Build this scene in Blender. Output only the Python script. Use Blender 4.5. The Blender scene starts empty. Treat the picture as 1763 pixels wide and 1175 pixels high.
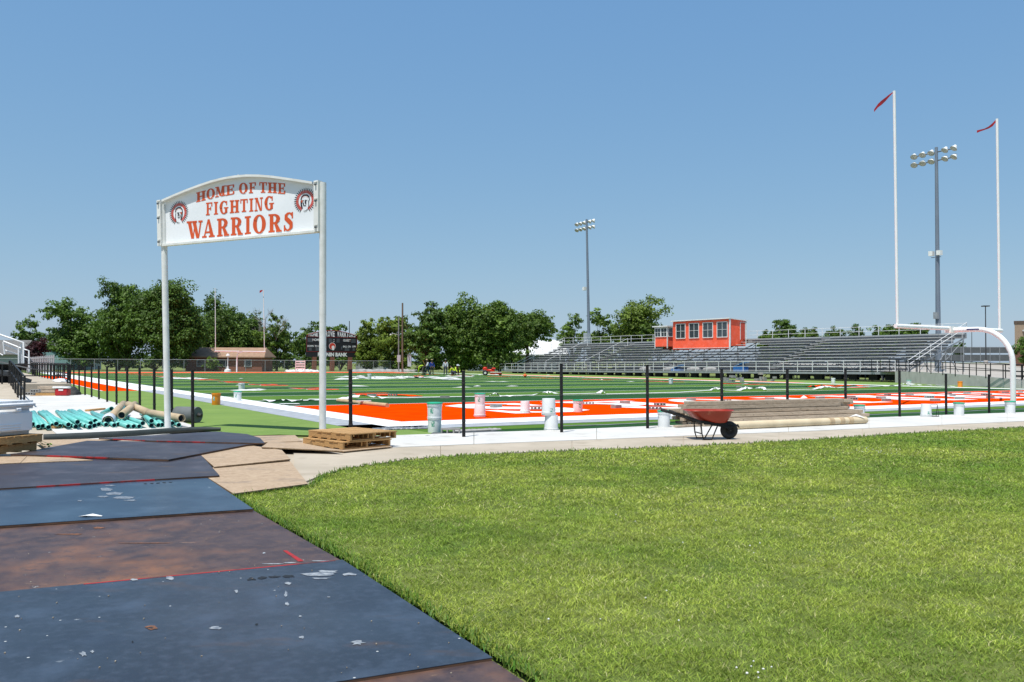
import bpy, bmesh, math, random
import numpy as np
from mathutils import Vector, Matrix
random.seed(7); RNG = np.random.default_rng(7)
scene = bpy.context.scene; COL = scene.collection
pi = math.pi; R = math.radians

# ------------------------------------------------------------------ camera
FPX, CX, CY = 1500.0, 881.5, 587.5            # focal length and centre of the 1763 px wide picture
EYE = Vector((0, 0, 1.535))
pitch = math.atan(38.3/FPX); roll = 0.0055
Fw = Vector((0, math.cos(pitch), math.sin(pitch))); R0 = Vector((1, 0, 0)); U0 = Vector((0, -math.sin(pitch), math.cos(pitch)))
Rt = math.cos(roll)*R0 + math.sin(roll)*U0; Up = -math.sin(roll)*R0 + math.cos(roll)*U0
cam = bpy.data.objects.new('camera', bpy.data.cameras.new('camera')); COL.objects.link(cam)
cam.matrix_world = Matrix(((Rt.x, Up.x, -Fw.x, EYE.x), (Rt.y, Up.y, -Fw.y, EYE.y), (Rt.z, Up.z, -Fw.z, EYE.z), (0, 0, 0, 1)))
cam.data.sensor_width = 36; cam.data.lens = 36*FPX/1763; cam.data.clip_end = 5000; cam.data.clip_start = 0.1
scene.camera = cam

# ------------------------------------------------------------------ sky, sun, exposure
SUN_EL, SUN_AZ = R(68), R(-30)                  # the sun stands high behind the camera, a little to the left
sd = Vector((math.sin(SUN_AZ)*math.cos(SUN_EL), -math.cos(SUN_AZ)*math.cos(SUN_EL), math.sin(SUN_EL)))   # towards the sun
w = bpy.data.worlds.new('World'); scene.world = w; w.use_nodes = True
nt = w.node_tree; nt.nodes.clear()
sky = nt.nodes.new('ShaderNodeTexSky'); sky.sky_type = 'NISHITA'; sky.sun_disc = False
sky.sun_elevation = SUN_EL; sky.sun_rotation = math.atan2(sd.x, sd.y)
sky.altitude = 200; sky.air_density = 1.0; sky.dust_density = 0.7; sky.ozone_density = 2.2
bg = nt.nodes.new('ShaderNodeBackground'); bg.inputs[1].default_value = 0.10
wo = nt.nodes.new('ShaderNodeOutputWorld')
# the camera's colour response to blue sky: one power curve per channel, the same in every direction
sp = nt.nodes.new('ShaderNodeSeparateColor'); cb_ = nt.nodes.new('ShaderNodeCombineColor'); nt.links.new(sky.outputs[0], sp.inputs[0])
for i, (g_, k_) in enumerate(((.65, 1.442), (.45, 2.489), (.20, 4.79))):
    pw = nt.nodes.new('ShaderNodeMath'); pw.operation = 'POWER'; pw.inputs[1].default_value = g_; ml = nt.nodes.new('ShaderNodeMath'); ml.operation = 'MULTIPLY'; ml.inputs[1].default_value = k_/1.15
    nt.links.new(sp.outputs[i], pw.inputs[0]); nt.links.new(pw.outputs[0], ml.inputs[0]); nt.links.new(ml.outputs[0], cb_.inputs[i])
nt.links.new(cb_.outputs[0], bg.inputs[0]); nt.links.new(bg.outputs[0], wo.inputs[0])
sl = bpy.data.lights.new('sun', 'SUN'); sl.energy = 4.7; sl.angle = R(0.53); sl.color = (1.0, 0.965, 0.90)
so = bpy.data.objects.new('sun', sl); COL.objects.link(so); so.location = (0, 0, 60)
so.rotation_euler = (-sd).to_track_quat('-Z', 'Y').to_euler()
vs = scene.view_settings; vs.view_transform = 'Standard'; vs.look = 'None'; vs.gamma = 1.0; vs.exposure = 0.2; vs.use_curve_mapping = False

# ------------------------------------------------------------------ geometry of the place
def ray(px, py):
    return Fw + Rt*((px-CX)/FPX) - Up*((py-CY)/FPX)
def G(px, py, z=0.0):                          # where a ray of the survey photograph meets the level z
    d = ray(px, py); t = (z-EYE.z)/d.z
    return EYE + d*t
def P(px, py, Y):                              # the point on that ray at distance Y in front
    d = ray(px, py); return EYE + d*(Y/d.y)
def proj(p):
    v = Vector(p)-EYE; z = v.dot(Fw)
    return CX+FPX*v.dot(Rt)/z, CY-FPX*v.dot(Up)/z
EU = Vector((0.849, 0.528, 0)).normalized(); EV = Vector((-EU.y, EU.x, 0))
GN = Vector((17.86, 35.4, 0))
def F(u, v, z=0.0):                            # field frame: u across, v along, origin under the near crossbar
    p = GN + EU*u + EV*v; return Vector((p.x, p.y, z))
FANG = math.atan2(EU.y, EU.x)

# ------------------------------------------------------------------ materials
MATS = {}
def M(name, col, rough=0.6, col2=None, scale=4.0, detail=4.0, bump=0.0, bscale=40.0, metal=0.0, spec=0.5, lo=0.35, hi=0.65, obj=True, dist=0.0, attr=None, stretch=None, rvar=0.0, rnd=0.0):
    if name in MATS: return MATS[name]
    m = bpy.data.materials.new(name); m.use_nodes = True; t = m.node_tree; n = t.nodes; b = n['Principled BSDF']
    b.inputs['Roughness'].default_value = rough; b.inputs['Metallic'].default_value = metal
    b.inputs['Specular IOR Level'].default_value = spec
    tc = n.new('ShaderNodeTexCoord'); src = tc.outputs['Object']
    if not obj:
        g = n.new('ShaderNodeNewGeometry'); src = g.outputs['Position']
    if stretch:
        mp = n.new('ShaderNodeMapping'); mp.inputs['Scale'].default_value = stretch; t.links.new(src, mp.inputs[0]); src = mp.outputs[0]
    cin = b.inputs['Base Color']; base = None
    rgb = n.new('ShaderNodeRGB'); rgb.outputs[0].default_value = (*col, 1); base = rgb.outputs[0]
    if col2 is None: col2 = tuple(c*0.8 for c in col)
    no = n.new('ShaderNodeTexNoise'); no.inputs['Scale'].default_value = scale; no.inputs['Detail'].default_value = detail; no.inputs['Distortion'].default_value = dist
    t.links.new(src, no.inputs['Vector'])
    mr = n.new('ShaderNodeMapRange'); mr.inputs[1].default_value = lo; mr.inputs[2].default_value = hi
    t.links.new(no.outputs[0], mr.inputs[0])
    mx = n.new('ShaderNodeMix'); mx.data_type = 'RGBA'; t.links.new(mr.outputs[0], mx.inputs[0]); t.links.new(base, mx.inputs[6]); mx.inputs[7].default_value = (*col2, 1)
    out = mx.outputs[2]
    if rnd:
        oi = n.new('ShaderNodeObjectInfo'); r2 = n.new('ShaderNodeMapRange'); r2.inputs[3].default_value = 1-rnd; r2.inputs[4].default_value = 1+rnd
        t.links.new(oi.outputs['Random'], r2.inputs[0]); h = n.new('ShaderNodeHueSaturation'); t.links.new(r2.outputs[0], h.inputs['Value']); t.links.new(out, h.inputs['Color']); out = h.outputs[0]
    if attr:
        a = n.new('ShaderNodeAttribute'); a.attribute_name = attr
        m2 = n.new('ShaderNodeMix'); m2.data_type = 'RGBA'; m2.blend_type = 'MULTIPLY'; m2.inputs[0].default_value = 1
        t.links.new(out, m2.inputs[6]); t.links.new(a.outputs[0], m2.inputs[7]); out = m2.outputs[2]
    t.links.new(out, cin)
    if rvar:
        rr = n.new('ShaderNodeMapRange'); rr.inputs[3].default_value = rough-rvar; rr.inputs[4].default_value = rough+rvar
        t.links.new(no.outputs[0], rr.inputs[0]); t.links.new(rr.outputs[0], b.inputs['Roughness'])
    if bump:
        n2 = n.new('ShaderNodeTexNoise'); n2.inputs['Scale'].default_value = bscale; n2.inputs['Detail'].default_value = 3; t.links.new(src, n2.inputs['Vector'])
        bp = n.new('ShaderNodeBump'); bp.inputs['Strength'].default_value = bump; bp.inputs['Distance'].default_value = 0.02
        t.links.new(n2.outputs[0], bp.inputs['Height']); t.links.new(bp.outputs[0], b.inputs['Normal'])
    m['out'] = 1; MATS[name] = m; return m
def overlay(m, col, scale, lo, hi, stretch=None, kind='noise', detail=6, rough=None):
    """adds a further layer of wear (stains, splashes, scuffs) to a material"""
    t = m.node_tree; n = t.nodes; b = n['Principled BSDF']; old = b.inputs['Base Color'].links[0].from_socket
    g = n.new('ShaderNodeNewGeometry'); src = g.outputs['Position']
    if stretch:
        mp = n.new('ShaderNodeMapping'); mp.inputs['Scale'].default_value = stretch; mp.inputs['Rotation'].default_value = (0, 0, -0.42); t.links.new(src, mp.inputs[0]); src = mp.outputs[0]
    if kind == 'noise':
        no = n.new('ShaderNodeTexNoise'); no.inputs['Detail'].default_value = detail; no.inputs['Roughness'].default_value = 0.62; o = no.outputs[0]
    else:
        no = n.new('ShaderNodeTexVoronoi'); o = no.outputs['Distance']
        try: no.inputs['Randomness'].default_value = 1
        except Exception: pass
    no.inputs['Scale'].default_value = scale; t.links.new(src, no.inputs['Vector'])
    mr = n.new('ShaderNodeMapRange'); mr.inputs[1].default_value = lo; mr.inputs[2].default_value = hi; t.links.new(o, mr.inputs[0])
    mx = n.new('ShaderNodeMix'); mx.data_type = 'RGBA'; t.links.new(mr.outputs[0], mx.inputs[0]); t.links.new(old, mx.inputs[6]); mx.inputs[7].default_value = (*col, 1)
    t.links.new(mx.outputs[2], b.inputs['Base Color'])
    if rough is not None:
        r = n.new('ShaderNodeMix'); r.data_type = 'FLOAT'; t.links.new(mr.outputs[0], r.inputs[0])
        if b.inputs['Roughness'].links: t.links.new(b.inputs['Roughness'].links[0].from_socket, r.inputs[2])
        else: r.inputs[2].default_value = b.inputs['Roughness'].default_value
        r.inputs[3].default_value = rough; t.links.new(r.outputs[0], b.inputs['Roughness'])
    return m
def leafmat(name, col, col2, attr='tint'):
    if name in MATS: return MATS[name]
    m = M(name, col, 0.55, col2, 1.2, 3, spec=0.3, attr=attr)
    t = m.node_tree; n = t.nodes; b = n['Principled BSDF']; o = n['Material Output']
    tr = n.new('ShaderNodeBsdfTranslucent'); mx = n.new('ShaderNodeMixShader'); mx.inputs[0].default_value = 0.3
    t.links.new(b.inputs['Base Color'].links[0].from_socket, tr.inputs[0])
    t.links.new(b.outputs[0], mx.inputs[1]); t.links.new(tr.outputs[0], mx.inputs[2]); t.links.new(mx.outputs[0], o.inputs[0])
    return m

white_paint = M('white paint', (.74, .75, .74), .38, (.62, .63, .61), 3, bump=.05)
post_white = overlay(M('chipped white paint', (.70, .71, .69), .45, (.60, .61, .58), 5, bump=.08), (.16, .12, .09), 9, .70, .74)
sign_white = M('sign panel white', (.80, .82, .84), .4, (.72, .75, .77), 1.2)
black_metal = M('black metal', (.012, .012, .013), .5, (.02, .02, .021), 9, spec=.2)
orange_turf = M('orange turf', (.84, .058, .001), .95, (.68, .044, .001), 1.6, 8, bump=.5, bscale=160, obj=False, spec=.0)
white_turf = M('white turf', (.80, .81, .80), .85, (.68, .69, .68), 2.5, 8, bump=.4, bscale=120, obj=False, spec=.15)
grey_base = M('grey backing', (.36, .38, .41), .8, (.28, .30, .32), 3, 8, obj=False, spec=.2)
turf_dark = M('dark green turf', (.014, .058, .012), .8, (.019, .076, .014), .5, 10, bump=.5, bscale=140, obj=False, spec=.15)
turf_light = M('light green turf', (.092, .180, .018), .8, (.070, .148, .016), .5, 10, bump=.5, bscale=140, obj=False, spec=.15)
turf_lime = overlay(M('lime turf', (.180, .268, .064), .85, (.150, .235, .056), .6, 10, bump=.5, bscale=140, obj=False, spec=.15), (.215, .295, .085), 2.2, .55, .75)
dry_grass = M('dry mown grass', (.20, .22, .075), .9, (.12, .165, .045), .25, 10, bump=.3, bscale=10, obj=False, spec=.1)
soil_grass = M('lawn thatch', (.085, .125, .026), .95, (.15, .175, .05), 1.1, 12, bump=.6, bscale=60, obj=False, spec=.1)
conc_new = overlay(M('new concrete', (.60, .585, .55), .8, (.53, .515, .48), .7, 8, bump=.1, bscale=60, obj=False, spec=.3), (.42, .40, .36), 1.7, .54, .74, detail=10)
conc_old = overlay(M('old concrete', (.46, .395, .31), .85, (.38, .325, .25), .9, 9, bump=.15, bscale=60, obj=False, spec=.25), (.30, .25, .185), 1.9, .54, .74, detail=10)
conc_wall = overlay(M('wall concrete', (.53, .50, .48), .85, (.45, .43, .41), 1.2, 9, bump=.15, obj=False), (.33, .31, .28), 1.3, .56, .74, stretch=(2, 2, .5))
asphalt = M('parking concrete', (.40, .36, .31), .9, (.33, .30, .26), .3, 9, obj=False)
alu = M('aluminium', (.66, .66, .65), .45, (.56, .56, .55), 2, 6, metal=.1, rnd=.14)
alu_dark = M('shade toned aluminium', (.23, .23, .235), .55, (.16, .16, .165), 2, 6, metal=.05, rnd=.15)  # darkened so the shade between the seat rows sits in the colour
galv = M('galvanised steel', (.34, .36, .38), .5, (.27, .285, .30), 3, 6, metal=.2)
steel_dark = M('dark steel', (.10, .11, .12), .6, (.07, .075, .08), 3)
teal_pvc = M('teal pvc', (.16, .52, .47), .4, (.12, .42, .38), 2, rnd=.06)
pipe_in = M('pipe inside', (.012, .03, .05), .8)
kraft = M('kraft tube', (.50, .385, .25), .8, (.40, .30, .19), 4, 8, bump=.2)
pole_cream = M('cream pole', (.66, .54, .36), .7, (.56, .45, .29), 2, 8)
wood_new = overlay(M('pallet wood', (.54, .32, .125), .8, (.34, .185, .065), 6, 8, bump=.3, stretch=(3, 18, 18), rnd=.18), (.14, .08, .035), 5, .62, .74)
wood_grey = overlay(M('weathered timber', (.54, .43, .32), .85, (.36, .28, .20), 5, 9, bump=.5, bscale=30, stretch=(1, 14, 14), rnd=.22), (.10, .075, .05), 3, .60, .70, stretch=(.5, 9, 9))
plywood = overlay(overlay(M('plywood sheet', (.46, .34, .225), .75, (.32, .22, .135), 6, 9, dist=2.2, obj=False, stretch=(1.0, 4.4, 1), lo=.40, hi=.60), (.20, .155, .12), 1.6, .56, .74), (.22, .15, .09), 7, .64, .70, stretch=(.35, 3, 1))
red_paint = M('red edge paint', (.34, .012, .010), .6, (.09, .025, .02), 7, lo=.48, hi=.6)
bucket_white = M('white plastic', (.78, .79, .78), .35, (.70, .71, .70), 4)
bucket_clear = M('cloudy plastic', (.74, .76, .77), .35, (.64, .66, .68), 8)
bucket_green = M('green lid plastic', (.02, .42, .22), .4)
bucket_orange = M('orange bucket plastic', (.75, .26, .01), .4)
rubber = M('rubber', (.015, .015, .016), .75, (.03, .03, .03), 20)
block_conc = M('cinder block', (.34, .33, .31), .95, (.25, .24, .225), 12, bump=.4, rnd=.12)
# ------------------------------------------------------------------ mesh builder
class MB:
    def __init__(s): s.v = []; s.f = []; s.sm = []
    def add(s, vs, fs, smooth=False):
        o = len(s.v); s.v += [tuple(x) for x in vs]; s.f += [tuple(i+o for i in f) for f in fs]; s.sm += [smooth]*len(fs); return s
    def box(s, c, d, rz=0.0, M_=None):
        hx, hy, hz = d[0]/2, d[1]/2, d[2]/2; c = Vector(c); vs = []
        m = M_ if M_ is not None else Matrix.Rotation(rz, 3, 'Z')
        for x, y, z in ((-1,-1,-1),(1,-1,-1),(1,1,-1),(-1,1,-1),(-1,-1,1),(1,-1,1),(1,1,1),(-1,1,1)):
            vs.append(c + m @ Vector((x*hx, y*hy, z*hz)))
        return s.add(vs, [(0,3,2,1),(4,5,6,7),(0,1,5,4),(1,2,6,5),(2,3,7,6),(3,0,4,7)])
    def bar(s, p, q, wd, ht, up=None):
        p = Vector(p); q = Vector(q); d = (q-p); L = d.length
        if L < 1e-6: return s
        x = d/L; up = Vector(up) if up is not None else Vector((0, 0, 1))
        if abs(x.dot(up)) > .99: up = Vector((0, 1, 0))
        y = up.cross(x).normalized(); z = x.cross(y)
        return s.box((p+q)/2, (L, wd, ht), M_=Matrix((x, y, z)).transposed())
    def tube(s, pts, r, n=8, caps=True, smooth=True):
        pts = [Vector(p) for p in pts]; k = len(pts); rs = r if isinstance(r, (list, tuple)) else [r]*k
        vs = []; fs = []; prev = None
        for i, p in enumerate(pts):
            d = (pts[min(i+1, k-1)]-pts[max(i-1, 0)]).normalized()
            if prev is None:
                a = Vector((0, 0, 1)) if abs(d.z) < .9 else Vector((1, 0, 0)); x = d.cross(a).normalized()
            else: x = (prev - d*prev.dot(d)).normalized()
            prev = x; y = d.cross(x)
            for j in range(n):
                t = 2*pi*j/n; vs.append(p + (x*math.cos(t)+y*math.sin(t))*rs[i])
        for i in range(k-1):
            for j in range(n):
                a = i*n+j; b = i*n+(j+1) % n; fs.append((a, a+n, b+n, b))
        s.add(vs, fs, smooth)
        if caps: s.add(vs[:n], [tuple(range(n))]); s.add(vs[-n:], [tuple(reversed(range(n)))])
        return s
    def pipe(s, p, q, ro, ri, n=14):           # an open-ended pipe with a wall
        p = Vector(p); q = Vector(q); d = (q-p).normalized(); a = Vector((0, 0, 1)) if abs(d.z) < .9 else Vector((1, 0, 0))
        x = d.cross(a).normalized(); y = d.cross(x); vs = []
        for c, r in ((p, ro), (q, ro), (q, ri), (p, ri)):
            for j in range(n): t = 2*pi*j/n; vs.append(c+(x*math.cos(t)+y*math.sin(t))*r)
        fs = []
        for k in range(4):
            for j in range(n): fs.append((k*n+j, ((k+1) % 4)*n+j, ((k+1) % 4)*n+(j+1) % n, k*n+(j+1) % n))
        return s.add(vs, fs, True)
    def lathe(s, prof, c=(0, 0, 0), n=20, smooth=True):   # prof: (r, z)
        c = Vector(c); runs = [[prof[0]]]
        for i in range(1, len(prof)):              # sharp corners of the profile stay sharp
            runs[-1].append(prof[i])
            if i+1 < len(prof):
                a = Vector((prof[i][0]-prof[i-1][0], prof[i][1]-prof[i-1][1])); b = Vector((prof[i+1][0]-prof[i][0], prof[i+1][1]-prof[i][1]))
                if a.length > 1e-7 and b.length > 1e-7 and a.angle(b) > .6: runs.append([prof[i]])
        for pr__ in runs:
            vs = []; fs = []
            for r, z in pr__:
                for j in range(n): t = 2*pi*j/n; vs.append(c+Vector((r*math.cos(t), r*math.sin(t), z)))
            for i in range(len(pr__)-1):
                for j in range(n): fs.append((i*n+j, i*n+(j+1) % n, (i+1)*n+(j+1) % n, (i+1)*n+j))
            s.add(vs, fs, smooth)
        return s
    def prism(s, poly, z0, z1):                # poly: xy (or xyz, then z0/z1 are added)
        n = len(poly); a = [Vector((p[0], p[1], (p[2] if len(p) > 2 else 0)+z0)) for p in poly]; b = [Vector((p[0], p[1], (p[2] if len(p) > 2 else 0)+z1)) for p in poly]
        area = sum(a[i].x*a[(i+1) % n].y-a[(i+1) % n].x*a[i].y for i in range(n))
        if area < 0: a.reverse(); b.reverse()
        fs = [tuple(range(n, 2*n)), tuple(reversed(range(n)))]+[(i, (i+1) % n, n+(i+1) % n, n+i) for i in range(n)]
        return s.add(a+b, fs)
    def sheet(s, poly, z=0.0):
        a = [Vector((p[0], p[1], z)) for p in poly]; n = len(a)
        if sum(a[i].x*a[(i+1) % n].y-a[(i+1) % n].x*a[i].y for i in range(n)) < 0: a.reverse()
        return s.add(a, [tuple(range(n))])
    def mesh(s, name):
        me = bpy.data.meshes.new(name); me.from_pydata(s.v, [], s.f); me.polygons.foreach_set('use_smooth', s.sm); me.update(); return me
    def build(s, name, mat, parent=None, world=False, loc=None):
        """links ONE object; world=True: coordinates are world ones and are made local to the parent (or to loc)"""
        off = None
        if world and parent is not None: off = wl(parent)
        elif loc is not None and world: off = Vector(loc)
        if off is not None: s.v = [(x-off.x, y-off.y, z-off.z) for x, y, z in s.v]
        o = bpy.data.objects.new(name, s.mesh(name)); COL.objects.link(o); o.data.materials.append(mat)
        if parent is not None: o.parent = parent
        elif loc is not None: o.location = loc
        return o
def wl(o):
    p = Vector(o.location); q = o.parent
    while q is not None: p = p+Vector(q.location); q = q.parent
    return p
def tag(o, label=None, cat=None, group=None, kind=None):
    if label: o['label'] = label
    if cat: o['category'] = cat
    if group: o['group'] = group
    if kind: o['kind'] = kind
    return o
def E(name, loc, label=None, cat=None, group=None, rz=0.0, kind=None):
    o = bpy.data.objects.new(name, None); COL.objects.link(o); o.location = loc; o.rotation_euler = (0, 0, rz); o.empty_display_size = .2
    return tag(o, label, cat, group, kind)
KIDS = {}
def copy_tree(o, parent=None):
    c = o.copy(); COL.objects.link(c); c.parent = parent
    for ch in list(o.children): copy_tree(ch, c)
    return c
def inst(src, parent, loc, rz=0.0, sc=None):   # another piece that shares src's mesh
    c = bpy.data.objects.new(src.name.split('.')[0], src.data); COL.objects.link(c); c.parent = parent; c.location = loc; c.rotation_euler = (0, 0, rz)
    if sc: c.scale = sc
    return c
def structure(o, label=None): o['kind'] = 'structure'; return o

# ------------------------------------------------------------------ slab-serif letters
def arc(cx, cy, rx, ry, ix, iy, a0, a1, n=18):
    out = []
    for k in range(n):
        t0 = R(a0+(a1-a0)*k/n); t1 = R(a0+(a1-a0)*(k+1)/n)
        out.append([(cx+rx*math.cos(t0), cy+ry*math.sin(t0)), (cx+rx*math.cos(t1), cy+ry*math.sin(t1)), (cx+ix*math.cos(t1), cy+iy*math.sin(t1)), (cx+ix*math.cos(t0), cy+iy*math.sin(t0))])
    return out
def rc(x0, x1, y0, y1): return [(x0, y0), (x1, y0), (x1, y1), (x0, y1)]
def glyph(ch):
    S = .10
    if ch == 'H': return [rc(.10,.37,S,1-S), rc(.63,.90,S,1-S), rc(0,.47,0,S), rc(.53,1,0,S), rc(0,.47,1-S,1), rc(.53,1,1-S,1), rc(.37,.63,.45,.56)]
    if ch == 'I': return [rc(.24,.76,S,1-S), rc(0,1,0,S), rc(0,1,1-S,1)]
    if ch in 'EF':
        g = [rc(.12,.42,S,1-S), rc(0,.97,1-S,1), rc(.80,.97,.68,1-S), rc(.42,.66,.46,.56), rc(.66,.78,.36,.66)]
        return g + ([rc(0,.97,0,S), rc(.82,1,S,.32)] if ch == 'E' else [rc(0,.58,0,S)])
    if ch == 'T': return [rc(.35,.65,S,1-S), rc(0,1,1-S,1), rc(0,.13,.68,1-S), rc(.87,1,.68,1-S), rc(.2,.8,0,S)]
    if ch == 'N': return [rc(.10,.22,S,1-S), rc(.76,.88,0,1-S), [(.12,1-S),(.40,1-S),(.86,0),(.62,0)], rc(-.02,.40,1-S,1), rc(-.02,.36,0,S), rc(.62,1.02,1-S,1)]
    if ch == 'M': return [rc(.10,.20,S,1-S), rc(.66,.88,S,1-S), [(.11,1-S),(.36,1-S),(.57,.06),(.42,.06)], [(.64,1-S),(.74,1-S),(.57,.06),(.48,.06)], rc(-.02,.34,1-S,1), rc(.64,1.02,1-S,1), rc(-.02,.34,0,S), rc(.55,1.02,0,S)]
    if ch == 'W': return [[(.04,1-S),(.27,1-S),(.45,0),(.27,0)], [(.36,1-S),(.60,1-S),(.80,0),(.62,0)], [(.37,0),(.45,0),(.50,.55),(.44,.55)], [(.72,0),(.80,0),(.96,1-S),(.86,1-S)], rc(-.04,.33,1-S,1), rc(.345,.66,1-S,1), rc(.76,1.04,1-S,1)]
    if ch == 'A': return [[(.12,S),(.24,S),(.50,.84),(.44,1)], [(.64,S),(.93,S),(.60,1),(.43,1)], rc(.26,.66,.24,.34), rc(-.02,.36,0,S), rc(.54,1.02,0,S)]
    if ch == 'R': return [rc(.10,.38,S,1-S), rc(0,.48,0,S), rc(0,.46,1-S,1), rc(.38,.48,.45,.55)]+arc(.46,.725,.44,.275,.14,.175,-90,90)+[[(.44,.50),(.66,.50),(.93,S),(.62,S)], rc(.60,1.03,0,S)]
    if ch == 'O': return arc(.5,.5,.5,.515,.20,.43,0,360,28)
    if ch == 'G': return arc(.5,.5,.5,.515,.20,.42,48,318,24)+[rc(.60,.88,.06,.42), rc(.48,1,.42,.51), rc(.74,.86,.66,.98)]
    if ch == 'S':
        pts = [(.86,.76,.05),(.78,.88,.09),(.60,.955,.055),(.42,.93,.09),(.27,.82,.15),(.26,.70,.16),(.42,.60,.16),(.60,.50,.17),(.76,.38,.17),(.76,.22,.16),(.62,.09,.09),(.44,.04,.05),(.24,.11,.07),(.12,.26,.05)]
        out = []
        def side(i):
            a = pts[max(i-1,0)]; b = pts[min(i+1,len(pts)-1)]; dx, dy = b[0]-a[0], b[1]-a[1]; l = math.hypot(dx, dy); x, y, w_ = pts[i]
            return (x-dy/l*w_, y+dx/l*w_*.8), (x+dy/l*w_, y-dx/l*w_*.8)
        for i in range(len(pts)-1):
            a, b = side(i); c, d = side(i+1); out.append([a, c, d, b])
        return out+[rc(.80,.93,.66,.99), rc(.06,.19,.01,.34)]
    return []
def letter_mesh(ch, corner, nrm, off, lift):
    """corner(x, y) -> world point of a point of the unit box; every stroke sits a hair higher than the last"""
    mb = MB()
    for k, poly in enumerate(glyph(ch)):
        h = off + (k % 12)*lift; a = [corner(*p) for p in poly]
        n = len(a); c = (a[1]-a[0]).cross(a[2]-a[0])
        if c.dot(nrm) < 0: a.reverse()
        mb.add([p+nrm*h for p in a], [tuple(range(n))])
    return mb
def text_mesh(txt, size=1.0, bold=.0):
    cu = bpy.data.curves.new('t', 'FONT'); cu.body = txt; cu.size = size; cu.align_x = 'CENTER'; cu.offset = bold; cu.resolution_u = 3; cu.fill_mode = 'FRONT'
    o = bpy.data.objects.new('t', cu); COL.objects.link(o); dg = bpy.context.evaluated_depsgraph_get()
    me = bpy.data.meshes.new_from_object(o.evaluated_get(dg)); bpy.data.objects.remove(o); bpy.data.curves.remove(cu); return me
def text_obj(name, txt, size, mat, parent, org, ex, ey, bold=.0, width=None, height=None, off=0.0):
    """flat lettering laid on a plane: org is the middle of its base line in world coordinates"""
    me = text_mesh(txt, size, bold); n = len(me.vertices)
    if n == 0: return None
    xs = [v.co.x for v in me.vertices]; ys = [v.co.y for v in me.vertices]
    sx = width/(max(xs)-min(xs)) if width else 1; sy = height/(max(ys)-min(ys)) if height else 1; mx_ = (max(xs)+min(xs))/2; y0 = min(ys)
    ez = ex.cross(ey); b = wl(parent) if parent else Vector((0, 0, 0))
    for v in me.vertices: v.co = org+ex*((v.co.x-mx_)*sx)+ey*((v.co.y-y0)*sy)+ez*off-b
    me.name = name; o = bpy.data.objects.new(name, me); COL.objects.link(o); me.materials.clear(); me.materials.append(mat); o.parent = parent; return o

# ================================================================== THE SETTING
mb = MB(); mb.sheet([(-700, -60), (700, -60), (900, 1500), (-900, 1500)], -0.03)
structure(mb.build('ground', dry_grass))
def fsheet(name, rects, z, mat):
    m_ = MB()
    for (u0, u1, v0, v1) in rects: m_.sheet([F(u0, v0), F(u1, v0), F(u1, v1), F(u0, v1)], z)
    return structure(m_.build(name, mat))
# lime surround turf
ll = MB(); ll.sheet([G(333,741), G(395,752), G(480,749), G(560,751), G(690,755), G(760,748), F(-25.3,-2.5), F(-25.3,118), F(-29.4,118), F(-29.4,.2)], .004)
structure(ll.build('lime_turf', turf_lime))
fsheet('lime_turf', [(26.4, 36.5, 4, 112)], .004, turf_lime)
fsheet('end_turf', [(-25.3, 48, -4.85, -3.35)], .000, turf_dark)
fsheet('end_turf', [(-25.3, 48, -3.30, -1.5)], .002, turf_light)
fsheet('turf_backing', [(-26.3, -24.5, -2.35, 28), (-26.3, 29, -2.35, -.5), (-26.3, 27.2, 109.5, 111.6)], .008, grey_base)
fsheet('white_border', [(-25.4, -24.38, -1.45, 28), (-26.4, -24.38, 28, 111.2), (-24.38, 24.38, -1.45, 0), (24.38, 25.9, -1.45, 111.2), (-24.38, 24.38, 109.73, 111.0)], .013, white_turf)
fsheet('coach_box', [(-28.05, -26.43, 28, 82)], .010, orange_turf)
fsheet('coach_box_line', [(-28.15, -28.07, 28, 82)], .011, white_turf)
fsheet('coach_box', [(25.93, 27.6, 30, 82)], .010, orange_turf)
fsheet('end_zone', [(-24.38, 24.38, 0, 9.0), (-24.38, 24.38, 100.7, 109.73)], .011, orange_turf)
v = 9.14; k = 0; dk = []; lt = []; ln = []
while v < 100.5:
    (dk if k % 2 == 0 else lt).append((-24.38, 24.38, v, v+4.572)); ln.append((-24.38, 24.38, v-.06, v+.06)); v += 4.572; k += 1
ln.append((-24.38, 24.38, 100.58-.08, 100.58+.08))
fsheet('playing_field', dk, .011, turf_dark); fsheet('playing_field', lt, .011, turf_light); fsheet('yard_line', ln, .015, white_turf)
# concrete
path_in = [(560,757),(680,752),(798,748),(967,742.5),(1115,736),(1549,719),(1763,711.5),(2200,696)]
path_seam = [(500,781),(633,775),(850,766),(1180,753),(1400,744),(1763,727),(2200,708)]
path_out = [(415,853),(470,845),(531,836),(548,822),(600,808),(700,793),(800,785),(1000,776.5),(1200,769),(1400,758),(1600,745),(1763,737),(2200,712)]
def along(pl, x):
    for a, b in zip(pl, pl[1:]):
        if x <= b[0]: t = (x-a[0])/(b[0]-a[0]); return a[1]+(b[1]-a[1])*t
    return pl[-1][1]
base = MB(); base.sheet([G(x, y) for x, y in path_out]+[G(2200, 696), G(1115,734), G(967,740), G(690,753), G(560,757), G(300,742), F(-29.4,23.2), F(-60,23.2), F(-60,-14), G(-300, 900), G(300,900)], -.006)
structure(base.build('path_base', conc_old))
pc = E('new_concrete_path', (0, 0, 0), kind='structure'); po = E('old_concrete_path', (0, 0, 0), kind='structure')
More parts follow.
